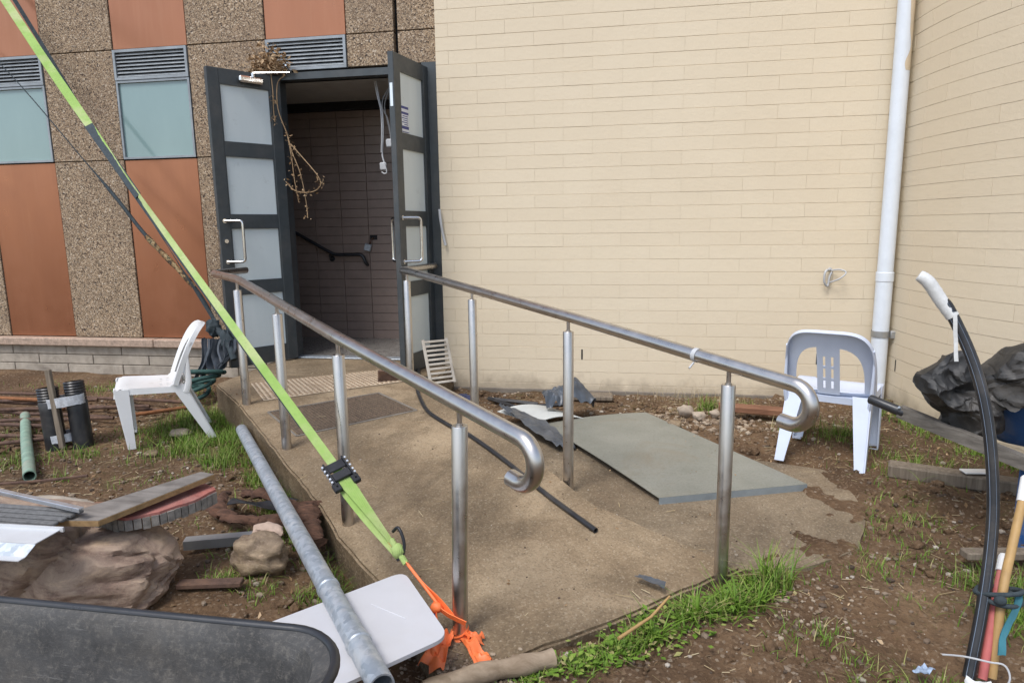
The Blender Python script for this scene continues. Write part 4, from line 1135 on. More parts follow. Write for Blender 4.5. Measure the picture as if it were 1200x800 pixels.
wr = B().sheet(lambda u, v: (PX + (.029 + .004 * math.sin(v * 9)) * math.cos(u * 6.283), PY + (.029 + .004 * math.sin(v * 9)) * math.sin(u * 6.283), -.030 + .028 * v + .012 * math.sin(u * 6.283 + 1)), 26, 5, .002)
part('wrap', wr, ORTAPE, ot, smooth=50)
random.seed(5)
def streamer(p0, p1, w, amp, seed):
    p0 = V(*p0); p1 = V(*p1); d = (p1 - p0); s = V(d.y, -d.x, 0).normalized()
    def fn(u, v):
        c = lerp(p0, p1, v) + s * (u - .5) * w * (.45 + .75 * v) + V(0, 0, amp * noise.noise(V(u * 3 + seed, v * 4, seed)) + .02 * math.sin(v * 3.1))
        if v > .98: c += d.normalized() * .03 * noise.noise(V(u * 9, seed, 0))
        return c
    return B().sheet(fn, 8, 12, .0015)
part('streamer', streamer((PX + .015, PY - .02, -.02), (-.430, 1.855, -.035), .055, .03, 1), ORTAPE, ot, smooth=50)
part('streamer', streamer((PX + .02, PY - .01, -.02), (-.465, 1.955, -.02), .04, .03, 2), ORTAPE, ot, smooth=50)
part('streamer', streamer((PX - .03, PY - .01, -.01), (-.600, 1.825, -.04), .075, .035, 3), ORTAPE, ot, smooth=50)
part('streamer', streamer((TIE.x - .05, TIE.y, .06), (-.595, 1.86, -.03), .04, .03, 4), ORTAPE, ot, smooth=50)
part('cord', B().tube(spline([TIE + V(-.045, .01, .02), TIE + V(-.05, .0, -.01), TIE + V(-.045, -.01, -.03)], 5), .006, 8).blob(TIE + V(-.05, -.005, -.02), (.014, .012, .012), 2), BLUET, ot, smooth=50)

# ------------------------------------------------------------------ galvanised pole, white board, log
gp = thing('galvanised_pole', 'long galvanised steel pole lying beside the ramp with its near end on the board', 'pole', (-1.6, 2.8, 0))
PA, PB_ = V(-2.392, 3.698, .092), V(-.606, 1.448, .176)
part('tube', B().pipe([PA, lerp(PA, PB_, .5), PB_], .034, .029, 22), GALV, gp, smooth=40)
for f0 in (.80, .925):
    c = lerp(PA, PB_, f0); u_ = (PB_ - PA).normalized()
    part('collar', B().tube([c - u_ * .012, c - u_ * .008, c + u_ * .008, c + u_ * .012], [.034, .0375, .0375, .034], 22, False), GALV, gp, smooth=30)
# board : rounded corners
def rounded(poly, r, n=6):
    out = []; m = len(poly)
    for i in range(m):
        p = V(*poly[i], 0); a = V(*poly[i - 1], 0) - p; b = V(*poly[(i + 1) % m], 0) - p
        d = min(r, a.length * .45, b.length * .45); A_ = p + a.normalized() * d; B_ = p + b.normalized() * d
        for k in range(n + 1):
            t = k / n; q = (1 - t) ** 2 * A_ + 2 * t * (1 - t) * p + t * t * B_; out.append((q.x, q.y))
    return out
wbp = rounded([(-.765, 2.075), (-.510, 1.735), (-.84, 1.36), (-1.12, 1.66)], .05)
bt = thing('white_board', 'off white rounded board lying under the near end of the galvanised pole', 'board', (-.8, 1.7, .1))
part('panel', B().prism(wbp, .128, .14), BOARDWHITE, bt)
part('support', B().box(-.98, -.80, 1.52, 1.64, -.09, .126, .006), TIMBER, bt)
for a, c in (((-.80, 1.86), (-.665, 1.80)), ((-.86, 1.82), (-.845, 1.79)), ((-.90, 1.83), (-.885, 1.81))):
    part('scratch', B().tube([(*a, .1405), (*c, .1405)], .0012, 4), WFLASH, bt)
lg = B().tube(spline([(-.58, 1.70, -.025), (-.455, 1.785, -.018), (-.335, 1.85, -.022), (-.222, 1.912, -.024)], 5), [.030 + .003 * math.sin(i * 1.3) for i in range(16)], 14)
single('log', lg, LOGM, 'cut grey log lying at the near end of the ramp', 'log', smooth=50)

# ------------------------------------------------------------------ black wheelbarrow tray in front
bw = thing('wheelbarrow', 'black plastic wheelbarrow tray cutting across the near corner', 'wheelbarrow', (-1.0, .72, 0))
def rr(cx, cy, hx, hy, r, n=7):
    out = []
    for qx, qy, a0 in ((1, -1, -90), (1, 1, 0), (-1, 1, 90), (-1, -1, 180)):
        for k in range(n + 1):
            a = math.radians(a0 + 90 * k / n); out.append((cx + qx * (hx - r) + r * math.cos(a), cy + qy * (hy - r) + r * math.sin(a)))
    return out
ring = [ (0.43, .29, .10, .30), (.47, .315, .11, .34), (.555, .355, .125, .545), (.565, .36, .13, .572)]
loops = []
cxT, cyT = -1.055, .745
prof = [(.40, .245, .09, .285), (.425, .268, .10, .30), (.50, .325, .12, .50), (.515, .335, .125, .545), (.545, .352, .13, .556)]
tb = B(); rings = []
for hx, hy, r, z in prof: rings.append([(x, y, z) for x, y in rr(cxT, cyT, hx, hy, r)])
m_ = len(rings[0]); v = [p for r in rings for p in r]; f = []
for i in range(len(rings) - 1):
    for k2 in range(m_):
        f.append((i * m_ + (k2 + 1) % m_, i * m_ + k2, (i + 1) * m_ + k2, (i + 1) * m_ + (k2 + 1) % m_))
f.append(tuple(range(m_)))
o0 = len(v); v2 = [(cxT + (x - cxT) * 1.012, cyT + (y - cyT) * 1.012, z - .006) for x, y, z in v]
f2 = [tuple(reversed([i + o0 for i in q])) for q in f]
tb.add(v + v2, f + f2)
part('tray', tb, BARROW, bw, smooth=50)
rim = [(x, y, .553) for x, y in rr(cxT, cyT, .552, .358, .135, 10)]
part('rim', B().tube(rim + [rim[0], rim[1]], .0095, 10, False), BARRIM, bw, smooth=50)
for sy in (-1, 1):
    part('handle', B().tube([(cxT + .38, cyT + sy * .10, .22), (cxT - .30, cyT + sy * .20, .27), (cxT - 1.05, cyT + sy * .30, .50)], .018, 10), BARRIM, bw, smooth=50)
    part('leg', B().tube([(cxT - .28, cyT + sy * .20, .27), (cxT - .34, cyT + sy * .22, .0), (cxT - .22, cyT + sy * .22, .0), (cxT - .10, cyT + sy * .19, .26)], .014, 8), BARRIM, bw, smooth=50)
wl = part('wheel', B().tube([(cxT + .42, cyT - .04, .19), (cxT + .42, cyT + .04, .19)], .09, 20), BARRIM, bw, smooth=40)
part('tyre', B().tube([(cxT + .42 + .15 * math.cos(a / 24 * 6.283), cyT, .19 + .15 * math.sin(a / 24 * 6.283)) for a in range(25)], .045, 10, False), BLACKP, wl, smooth=60)

# ------------------------------------------------------------------ rock and the things on it
rk = B()
def rockf(p):
    k = 1 / max(.6, (abs(p.x) ** 3.0 + abs(p.y) ** 3.0 + abs(p.z) ** 3.0) ** (1 / 3.0))
    w = p + .22 * V(noise.noise(p * 1.7), noise.noise(p * 1.7 + V(3, 0, 0)), noise.noise(p * 1.7 + V(0, 7, 0)))
    lay = w.z * 2.2 + w.x * .9 + w.y * .6 + .4 * noise.noise(w * 1.2)          # tilted beds
    fr = lay * 1.6 - math.floor(lay * 1.6); step = (fr if fr < .8 else (1 - fr) * 4) - .4
    d = noise.voronoi(V(w.x * 1.15, w.y * 1.1, w.z * 1.5) + V(2.3, 1.1, 4))[0]; facet = d[0]; crack = d[1] - d[0]
    n = k * (1 + .10 * (facet - .45) + (.030 if step > -.3 else .03) * step + .03 * fbm(p * 2.4, 3) + .007 * fbm(V(p.x * 6, p.y * 6, p.z * 22 + p.x * 6), 3))
    if crack < .07: n -= .035 * (1 - crack / .07)
    n -= .20 * max(0, 1 - abs(p.x - .40 - .25 * p.z) * 8) * (1 if p.y < .2 else .1)
    return n
rk.blob((-2.31, 2.02, .070), (.635, .235, .225), 6, rockf)
single('boulder', rk, ROCK, 'large layered pinkish brown boulder carrying the boards', 'boulder', smooth=36)
# timber board, two wide planks touching
def slab(poly, z0, z1): return B().prism(poly, z0, z1)
bo = thing('timber_board', 'weathered dark board with a raw yellow edge lying across the boulder', 'board', (-1.85, 2.1, .3))
bp = [(-1.985, 1.868), (-1.795, 1.893), (-1.65, 2.335), (-1.72, 2.35)]
zb_ = lambda x, y: .322 + .02 * (y - 1.9)
part('panel', B().prism(bp, lambda x, y: zb_(x, y), lambda x, y: zb_(x, y) + .022), BOARDW, bo)
eb = B()
for (a, c) in ((bp[1], bp[2]), (bp[0], bp[1])):
    d = V(c[0] - a[0], c[1] - a[1], 0).normalized(); n_ = V(d.y, -d.x, 0) * .0025
    A_, C_ = V(*a, 0) + n_, V(*c, 0) + n_
    zz0, zz1 = zb_(*a), zb_(*c)
    eb.add([(A_.x, A_.y, zz0 + .001), (C_.x, C_.y, zz1 + .001), (C_.x, C_.y, zz1 + .020), (A_.x, A_.y, zz0 + .020), (a[0], a[1], zz0 + .001), (c[0], c[1], zz1 + .001), (c[0], c[1], zz1 + .020), (a[0], a[1], zz0 + .020)], [(0, 1, 2, 3), (4, 7, 6, 5), (3, 2, 6, 7), (0, 4, 5, 1), (0, 3, 7, 4), (1, 5, 6, 2)])
part('raw_edge', eb, BOARDE, bo)
rd = thing('red_slab', 'red topped slab with a notched grey edge under the weathered board', 'slab', (-1.7, 2.15, .25))
rpoly = [(-1.93, 2.02), (-1.79, 2.00), (-1.70, 2.07), (-1.64, 2.19), (-1.62, 2.30), (-1.70, 2.345), (-1.90, 2.15)]
part('top', B().prism(jitter_poly(rpoly, .03, .004), .292, .304), REDW, rd)
nt_ = B(); P_ = [V(x, y, 0) for x, y in rpoly[:5]]
L_ = [];
for a, c in zip(P_[:-1], P_[1:]):
    n_ = max(2, int((c - a).length / .026))
    for i in range(n_): L_.append((lerp(a, c, i / n_), lerp(a, c, (i + .88) / n_)))
for a, c in L_:
    d = (c - a).normalized(); nn = V(d.y, -d.x, 0); j = ru(.002, .008)
    q4 = [a + nn * j, c + nn * j, c - nn * .02, a - nn * .02]
    part('edge_tooth', B().prism([(p.x, p.y) for p in q4], ru(.246, .256), .294), GREYEDGE, rd)
# ribbed grey panel, aluminium strip, white flashing
rp_ = thing('ribbed_panel', 'dark grey ribbed panel resting on the boulder at the frame edge', 'panel', (-2.1, 1.95, .33))
for i in range(6):
    y = 1.775 + i * .026
    part('rib', B().box(-2.75, -1.93 + .01 * i, y, y + .023, .334 + .004 * i, .346 + .004 * i, .003), RIBM, rp_)
Ms = Matrix.Translation((-1.85, 1.885, .385)) @ Matrix.Rotation(math.radians(-13), 4, 'Z')
b = B().box(-1.0, 0, -.010, .010, 0, .005, .001, Ms).box(-1.0, 0, -.010, -.008, -.010, .0, 0, Ms)
single('aluminium_strip', b, ALU, 'thin aluminium strip lying along the back of the ribbed panel', 'strip')
fl = thing('white_flashing', 'folded white metal flashing lying across the front of the boulder', 'flashing', (-2.0, 1.73, .33))
M = Matrix.Translation((-1.845, 1.735, .330)) @ Matrix.Rotation(math.radians(2), 4, 'Z')
part('flange', B().box(-1.0, .0, -.045, .055, .022, .025, 0, M), WFLASH, fl)
part('web', B().add([(p[0], p[1], p[2]) for p in ((-1.0, -.045, .022), (0, -.045, .022), (-.012, -.075, -.006), (-1.0, -.075, -.006), (-1.0, -.047, .019), (0, -.047, .019), (-.012, -.077, -.009), (-1.0, -.077, -.009))], [(0, 1, 2, 3), (7, 6, 5, 4), (0, 4, 5, 1), (3, 2, 6, 7), (1, 5, 6, 2), (0, 3, 7, 4)], M), GALV, fl)
part('flange', B().box(-1.0, -.012, -.10, -.075, -.009, -.006, 0, M), WFLASH, fl)
part('hem', B().box(-1.0, .012, .052, .058, .018, .034, 0, M), WFLASH, fl)

# flat stones and small rocks
def stone(c, r, label, mat=ROCK2, seed=0, sub=3, group='loose stones'):
    f_ = lambda p: 1 + .28 * noise.noise(p * 1.7 + V(seed, 0, 0)) + .12 * noise.noise(p * 4 + V(0, seed, 0)) - .10 * max(0, p.z - .6)
    return single('stone', B().blob(c, r, sub, f_), mat, label, 'stone', group, smooth=45)
stone((-1.455, 2.29, .045), (.125, .085, .085), 'brown fist-shaped rock beside the galvanised pole', ROCK2, 3, 4)
stone((-1.46, 2.385, .10), (.065, .04, .03), 'small pale angular stone perched on the brown rock', plain('pale_stone', (.42, .31, .24), .9, var=.25, scale=20, bump=.5), 7)
PALES = plain('pale_rubble', (.34, .275, .21), .9, var=.25, scale=25, bump=.5)
stone((-2.75, 2.66, .02), (.20, .07, .03), 'flat grey stone slab behind the aluminium strip', BLOCK, 9)
stone((-2.45, 2.62, .02), (.14, .07, .035), 'flat rusty brown stone next to the grey stone slab', plain('rust_stone', (.22, .11, .06), .9, var=.3, scale=20, bump=.5), 12)
stone((.39, 4.665, .045), (.055, .04, .04), 'pale pinkish rubble stone nearest the cream wall', PALES, 21)
stone((.47, 4.56, .04), (.045, .035, .033), 'pale pinkish rubble stone just right of the sheet corner', PALES, 25)
stone((.585, 4.63, .04), (.035, .03, .028), 'small rubble stone left of the third post foot', PALES, 31)
stone((.30, 4.37, .03), (.05, .035, .03), 'grey rubble stone touching the far edge of the metal sheet', ROCK2, 35)
stone((-2.90, 3.80, .02), (.07, .05, .03), 'white broken stone in the dirt between the legs of the white chair', PALES, 41)
stone((-2.83, 3.43, .005), (.045, .035, .022), 'small stone in the dirt below the white chair', ROCK2, 44)

# bark / roots, steel offcuts
bk_ = thing('bark_slab', 'torn red brown bark slab in a bent heap left of the pole', 'bark', (-1.5, 2.6, 0))
for i, (pts_, r0) in enumerate((([(-1.86, 2.86, .05), (-1.70, 2.82, .055), (-1.52, 2.70, .06), (-1.42, 2.62, .06)], .035),
                          ([(-1.47, 2.74, .05), (-1.42, 2.63, .065), (-1.36, 2.52, .06), (-1.28, 2.40, .035)], .055),
                          ([(-1.90, 2.66, .05), (-1.74, 2.57, .05), (-1.60, 2.58, .045), (-1.46, 2.62, .05)], .034),
                          ([(-1.93, 2.83, .06), (-1.90, 2.72, .07), (-1.84, 2.62, .05)], .02))):
    sp = spline(pts_, 6)
    sp = spline(pts_, 12); b = B().tube(sp, [r0 * (1 + .45 * noise.noise(V(j * .45, i, 0))) for j in range(len(sp))], 14, flat=.5)
    b.v = [tuple(V(*p) + .018 * V(noise.noise(V(*p) * 38), noise.noise(V(*p) * 41), .6 * noise.noise(V(*p) * 36)) + .016 * V(noise.noise(V(*p) * 14), noise.noise(V(*p) * 14 + V(3, 0, 0)), noise.noise(V(*p) * 14 + V(0, 5, 0)))) for p in b.v]
    part('bark_piece', b, BARK, bk_, smooth=50)
b = B().sheet(lambda u, v: (-1.86 + .32 * u, 2.70 + .08 * v + .02 * u, .05 + .015 * math.sin(u * 6 + v * 3)), 12, 4, .003)
single('plastic_offcut', b, BARRIM, 'shiny black plastic offcut tucked under the bark', 'plastic', smooth=50)
b = B().box(0, .30, 0, .05, 0, .004, 0, Matrix.Translation((-1.82, 2.33, .045)) @ Matrix.Rotation(.35, 4, 'Z')).box(0, .30, 0, .004, -.035, 0, 0, Matrix.Translation((-1.82, 2.33, .045)) @ Matrix.Rotation(.35, 4, 'Z'))
single('steel_angle', b, BANDM, 'grey steel angle poking out from behind the boulder', 'steel angle')
b = B().box(0, .24, 0, .045, 0, .02, .003, Matrix.Translation((-1.66, 2.06, .0)) @ Matrix.Rotation(.22, 4, 'Z'))
single('rusty_offcut', b, RUST, 'flat rusty offcut on the soil at the right foot of the boulder', 'offcut')

# ------------------------------------------------------------------ left yard: rods, drain pipes, green pipe
random.seed(21)
rods = [((-5.3, 4.52), (-3.25, 4.46), .05, 'rusty steel rod along the back of the rod pile'), ((-5.3, 4.30), (-3.3, 4.24), .045, 'rusty steel rod passing behind the white chair legs'),
        ((-5.2, 4.10), (-4.0, 4.35), .07, 'rusty steel rod lying askew on top of the rod pile'), ((-5.1, 4.02), (-3.6, 4.00), .05, 'straight rusty steel rod in the middle of the rod pile'),
        ((-5.0, 3.86), (-3.45, 4.22), .075, 'rusty steel rod crossing the pile towards the chair'), ((-4.9, 3.76), (-3.75, 3.74), .04, 'rusty steel rod just behind the green pipe end'),
        ((-4.75, 3.66), (-3.5, 3.92), .055, 'rusty steel rod aimed at the black drain pipes'), ((-4.5, 3.50), (-3.45, 3.62), .035, 'rusty steel rod at the near side of the rod pile'),
        ((-4.3, 3.22), (-3.55, 3.58), .03, 'rusty steel rod apart from the pile nearest the viewer')]
for a, c, z, lab in rods:
    n_ = 7; a = V(*a, z); c = V(*c, z + ru(-.015, .015))
    p = [lerp(a, c, i / n_) + V(0, ru(-.008, .008), ru(-.004, .004)) for i in range(n_ + 1)]
    single('steel_rod', B().tube(p, .013, 8), RUST, lab, 'steel rod', 'rusty steel rods', smooth=50)
hk = B().tube(fillet([(-4.95, 4.24, .085), (-4.05, 4.18, .095), (-4.03, 3.98, .06)], .05, 5), .015, 8)
ORUST = plain('orange_rust', (.22, .09, .035), .9, var=.4, scale=30, bump=.5)
single('steel_rod', B().tube([(-3.45, 4.05, .05), (-3.18, 4.30, .05)], .014, 8), ORUST, 'short orange rusted rod lying just behind the white chair legs', 'steel rod', 'rusty steel rods', smooth=50)
single('bent_rod', hk, ORUST, 'orange rusted rod with a hooked end on the pile', 'steel rod', 'rusty steel rods', smooth=50)
single('thin_rod', B().tube([(-3.6, 2.72, .02), (-3.05, 2.88, .035), (-2.84, 2.96, .045)], .008, 6), RUST, 'thin rusty rod under the near end of the green pipe', 'steel rod', 'rusty steel rods', smooth=50)

dr_ = thing('drain_pipes', 'two black corrugated drain pipes taped to a timber stake beside the rods', 'drain pipe', (-3.5, 3.5, 0))
lean = V(-.09, .05, 1).normalized()
def corr(base, L, r, mat_, parent, lean_):
    pts = []; rad = []; n = 0
    z = 0
    while z < L:
        if z < .245: pts.append(V(*base) + lean_ * z); rad.append(r * .97); z += .06
        else: pts.append(V(*base) + lean_ * z); rad.append(r if (n % 2 == 0) else r * .91); n += 1; z += .0085
    o = B().tube(pts, rad, 20, False); i_ = B().tube(pts, [x * .86 for x in rad], 20, False)
    off = len(o.v); o.v += i_.v; o.f += [tuple(reversed([k + off for k in q])) for q in i_.f]
    e = (len(pts) - 1) * 20
    for k in range(20): o.f.append((e + k, e + (k + 1) % 20, e + (k + 1) % 20 + off, e + k + off))
    return part('corrugated_pipe', o, mat_, parent, smooth=50)
corr((-3.555, 3.50, -.02), .40, .062, BLACKP, dr_, lean)
corr((-3.405, 3.55, -.02), .43, .060, BLACKP, dr_, V(-.10, .06, 1).normalized())
sb = B().box(-.018, .018, -.012, .012, 0, .50, .003, Matrix.Translation((-3.475, 3.462, .0)) @ Matrix.Rotation(.10, 4, 'Y').inverted() @ Matrix.Rotation(-.03, 4, 'X'))
part('stake', sb, TIMBER, dr_)
def oval(cx, cy, hx, hy, z, tilt, n=28): return [(cx + hx * math.cos(a / n * 6.283), cy + hy * math.sin(a / n * 6.283), z + tilt * math.cos(a / n * 6.283)) for a in range(n + 1)]
for z, hgt, cx, hx, tilt in ((.255, .060, -3.505, .145, .020), (.030, .05, -3.535, .092, .006)):
    lo = oval(cx, 3.525 + z * .05, hx, .078, z, tilt); hi = oval(cx - .004, 3.525 + z * .05, hx + .001, .078, z + hgt, tilt)
    part('tape', B().sheet(lambda u, v: V(*lo[int(round(u * 28))]) * (1 - v) + V(*hi[int(round(u * 28))]) * v + V(0, 0, 0) + V(ru(-.001, .001), ru(-.001, .001), ru(-.003, .003)), 28, 3, .002), TAPE, dr_, smooth=50)
single('green_pipe', B().pipe([(-4.24, 3.95, .045), (-3.7, 3.43, .042), (-3.15, 2.91, .045)], .031, .026, 18), GREENP, 'faded green pipe lying in the dirt pointing at the viewer', 'pipe', smooth=40)

# ------------------------------------------------------------------ right: blue wheelbarrow, tarp, pipe, stakes
wbr = thing('blue_wheelbarrow', 'blue wheelbarrow with timber shafts parked against the curved wall', 'wheelbarrow', (1.7, 2.9, 0))
SHAFTM = m_wood('grey_dirty_shaft', (.085, .075, .064), (.19, .17, .145), (6, 6, 30))
def shaft(a, c):
    a = V(*a); c = V(*c); d = (c - a).normalized(); s = d.cross(V(0, 0, 1)).normalized(); q = s.cross(d)
    v = []
    for p in (a, c):
        for i, j in ((-1, -1), (1, -1), (1, 1), (-1, 1)): v.append(p + s * .019 * i + q * .027 * j)
    return B().add(v, [(0, 1, 2, 3), (7, 6, 5, 4), (0, 4, 5, 1), (1, 5, 6, 2), (2, 6, 7, 3), (3, 7, 4, 0)]), a, d
DIRB = V(.575, -.575, -.175)
for off in (V(0, 0, 0), V(.40, .42, 0)):
    a0 = V(1.10, 3.26, .515) + off
    b, a, d = shaft(a0 + d_ * 0 + DIRB.normalized() * .14, a0 + DIRB.normalized() * (1.35 if off.x == 0 else 1.2))
    sh = part('shaft', b, SHAFTM, wbr)
    part('grip', B().tube([a0, a0 + DIRB.normalized() * .004, a0 + DIRB.normalized() * .16, a0 + DIRB.normalized() * .165], [.017, .0215, .0235, .020], 14), BARRIM, sh, smooth=40)
    part('bolt', B().tube([a0 + DIRB.normalized() * .15 + V(-.012, -.012, .018), a0 + DIRB.normalized() * .15 + V(-.02, -.018, .026)], .006, 8), GALV, sh, smooth=40)
# tray : tapered pan, rim at about .62
tc_ = V(1.83, 3.10, 0); ang = math.radians(-45)
def tpt(x, y, z): return (tc_.x + x * math.cos(ang) - y * math.sin(ang), tc_.y + x * math.sin(ang) + y * math.cos(ang), z)
rg = []
for hx, hy, r_, z in ((.22, .17, .08, .385), (.26, .20, .09, .42), (.335, .27, .11, .615), (.35, .285, .115, .62)):
    rg.append([tpt(x, y, z) for x, y in rr(0, 0, hx, hy, r_, 6)])
m_ = len(rg[0]); v = [p for r_ in rg for p in r_]
f = [(i * m_ + (k_ + 1) % m_, i * m_ + k_, (i + 1) * m_ + k_, (i + 1) * m_ + (k_ + 1) % m_) for i in range(3) for k_ in range(m_)] + [tuple(range(m_))]
o0 = len(v); v2 = [(tc_.x + (x - tc_.x) * 1.014, tc_.y + (y - tc_.y) * 1.014, z - .005) for x, y, z in v]
part('tray', B().add(v + v2, f + [tuple(reversed([i + o0 for i in q])) for q in f]), BLUE, wbr, smooth=45)
rim = [tpt(x, y, .62) for x, y in rr(0, 0, .352, .287, .115, 6)]
part('rim', B().tube(rim + [rim[0], rim[1]], .009, 8, False), BARRIM, wbr, smooth=50)
for off in (V(0, 0, 0), V(.33, .36, 0)):
    p = V(1.56, 2.88, .36) + off
    b = B().sheet(lambda u, v: (p.x - .025 + .05 * u - .0 * v, p.y - .03 + .012 * u, p.z + .0 - v * .335 + .02 * math.sin(v * 3)), 3, 8, .006)
    b.tube(spline([p + V(0, -.025, -.30), p + V(.005, -.03, -.345), p + V(.06, -.03, -.352), p + V(.16, -.05, -.352)], 5), .012, 8)
    part('leg', b, BLUE, wbr, smooth=50)
wl = part('wheel', B().tube([(2.14, 2.52, .19), (2.20, 2.58, .19)], .10, 20), BLUE, wbr, smooth=40)
part('tyre', B().tube([(2.17 + .106 * math.cos(a / 24 * 6.283), 2.55 - .106 * math.cos(a / 24 * 6.283), .19 + .15 * math.sin(a / 24 * 6.283)) for a in range(25)], .042, 10, False), BLACKP, wl, smooth=60)

# black tarp draped over the shafts and tray
tp_ = thing('black_tarp', 'crumpled black plastic tarp draped over the blue wheelbarrow handles', 'tarp', (1.5, 3.2, .5))
def crease(p):
    d = noise.voronoi(p)[0]; e = noise.voronoi(p * 2.3 + V(4, 1, 7))[0]
    g = noise.voronoi(p * 4.6 + V(2, 6, 3))[0]; return (d[0] - .4) + .42 * (e[0] - .4) + .13 * (g[0] - .4)
def lobe(outline, depth, back, seed, n=34, m=150):
    """crumpled closed fold of film: outline in the hanging plane, bulging to both sides"""
    O = [V(*p) for p in outline]; c = sum(O, V(0, 0, 0)) / len(O)
    L = spline(O + [O[0]], 8); L = [L[int(i * (len(L) - 1) / m)] for i in range(m)]
    def ring(sgn, d):
        out = []
        for j in range(n + 1):
            r = j / n
            for i in range(m):
                p = lerp(c, L[i], r); q = V(p.x * 6.5 + p.z * 2.5 + seed, p.z * 7.5 - p.x * 2, sgn * 2.0 + seed)
                k = crease(q) ; w = (1 - r ** 3)
                off = V(0, -sgn * (d * math.sqrt(max(0, 1 - r * r)) + .125 * k * (w + .2)), .07 * crease(q + V(9, 0, 0)))
                off.x += .07 * crease(q + V(0, 9, 0))
                if r > .97: off *= 1.0
                out.append(p + off)
        return out
    F = ring(1, depth); Bk = ring(-1, back)
    for i in range(m):
        mid = (F[n * m + i] + Bk[n * m + i]) / 2; F[n * m + i] = mid; Bk[n * m + i] = mid
    v = F + Bk; f = []; o_ = len(F)
    for j in range(n):
        for i in range(m):
            k = (i + 1) % m; f.append((j * m + i, j * m + k, (j + 1) * m + k, (j + 1) * m + i)); f.append((o_ + j * m + k, o_ + j * m + i, o_ + (j + 1) * m + i, o_ + (j + 1) * m + k))
    return B().add(v, f)
LA = [(1.187, 3.02, .624), (1.24, 3.02, .71), (1.281, 3.02, .759), (1.353, 3.02, .756), (1.429, 3.02, .697), (1.487, 3.02, .633), (1.514, 3.02, .549), (1.515, 3.02, .468), (1.475, 3.01, .421), (1.447, 3.0, .402), (1.397, 2.99, .405), (1.347, 3.01, .45), (1.316, 3.02, .505), (1.246, 3.02, .555)]
LB = [(1.389, 3.0, .561), (1.419, 2.99, .656), (1.48, 2.96, .729), (1.557, 2.94, .828), (1.681, 2.90, .94), (1.844, 2.86, .941), (2.02, 2.84, .80), (2.05, 2.84, .62), (1.80, 2.86, .60), (1.598, 2.92, .59), (1.508, 2.96, .575), (1.458, 2.98, .506)]
part('film', lobe(LA, .035, .14, .7), TARP, tp_, smooth=20)
part('film', lobe(LB, .03, .20, 3.1), TARP, tp_, smooth=20)

# arched black poly pipe with pale stripes and a white taped tip
pp = thing('poly_pipe', 'tall bent black poly pipe with pale stripes and a white taped tip', 'pipe', (1.02, 2.03, 0))
pc = [(1.018, 2.02, -.03), (1.063, 2.08, .143), (1.099, 2.14, .31), (1.113, 2.18, .46), (1.107, 2.22, .638), (1.088, 2.26, .791), (1.055, 2.30, .919), (1.0, 2.33, 1.045), (.979, 2.34, 1.071)]
sp = spline(pc, 7)
part('pipe_length', B().tube(sp, .0175, 18), BLACKP, pp, smooth=50)
for da in (2.35, 3.3):     # pale line stripes along the pipe, facing the viewer
    v = []; f = []
    for i, p in enumerate(sp):
        t = (sp[min(i + 1, len(sp) - 1)] - sp[max(i - 1, 0)]).normalized(); n1 = V(-.42, -.9, 0); n1 = (n1 - t * n1.dot(t)).normalized(); n2 = t.cross(n1)
        for q in ((-.05, .05) if da < 3 else (-.025, .025)):
            a = (da - 2.82) * 1.0 + q; v.append(p + (n1 * math.cos(a) + n2 * math.sin(a)) * .0179)
    for i in range(len(sp) - 1): f.append((2 * i, 2 * i + 1, 2 * i + 3, 2 * i + 2))
    part('stripe', B().add(v, f), STRIPE, pp)
tip = spline([(1.012, 2.325, 1.02), (.979, 2.34, 1.071), (.947, 2.35, 1.122), (.930, 2.355, 1.14), (.915, 2.36, 1.150)], 6)
part('taped_tip', B().tube(tip, [.0195, .020, .0193, .0205, .0195, .0207, .020, .0208, .0202, .021, .020, .0207, .0205, .021, .0205, .0203, .0205, .020, .0198, .020, .019, .0195, .018, .018, .016][:len(tip)], 16), WTAPE, pp, smooth=50)
tl = B().sheet(lambda u, v: (1.005 + .012 * (u - .5) + .012 * v, 2.298 - .012 * v, 1.03 - .15 * v + .004 * math.sin(v * 14)), 2, 12, .0015)
part('tape_tail', tl, WTAPE, pp, smooth=50)

st_ = thing('tan_stake', 'tan round stake with a white top tied into the bundle beside the poly pipe', 'stake', (1.084, 2.03, 0))
part('shaft', B().tube(spline([(1.085, 2.03, -.03), (1.13, 2.11, .20), (1.19, 2.20, .315), (1.258, 2.30, .43)], 6), .0130, 12), TAN, st_, smooth=50)
part('cap', B().tube([(1.255, 2.297, .425), (1.285, 2.345, .488), (1.287, 2.348, .49)], [.015, .015, .012], 12), W_PLASTIC, st_, smooth=50)
st_ = thing('pink_stake', 'short pink stake with a white cap between the poly pipe and tan stake', 'stake', (1.053, 2.02, 0))
part('shaft', B().tube([(1.055, 2.02, -.03), (1.112, 2.11, .16), (1.158, 2.18, .245)], .0125, 12), PINK, st_, smooth=50)
part('cap', B().tube([(1.156, 2.177, .24), (1.174, 2.205, .275), (1.177, 2.21, .281), (1.178, 2.212, .283)], [.0165, .0165, .013, .006], 12), W_PLASTIC, st_, smooth=50)
b = B().sheet(lambda u, v: (1.168 - .085 * v + .02 * (u - .5) + .006 * math.sin(v * 7), 2.10 - .10 * v, .215 - .15 * v + .006 * noise.noise(V(u * 4, v * 6, 0))), 3, 12, .004)
ts = thing('teal_binding', 'teal strap binding the stakes and poly pipe together', 'strap', (1.12, 2.1, .1))
part('tail', b, TEAL, ts, smooth=50)
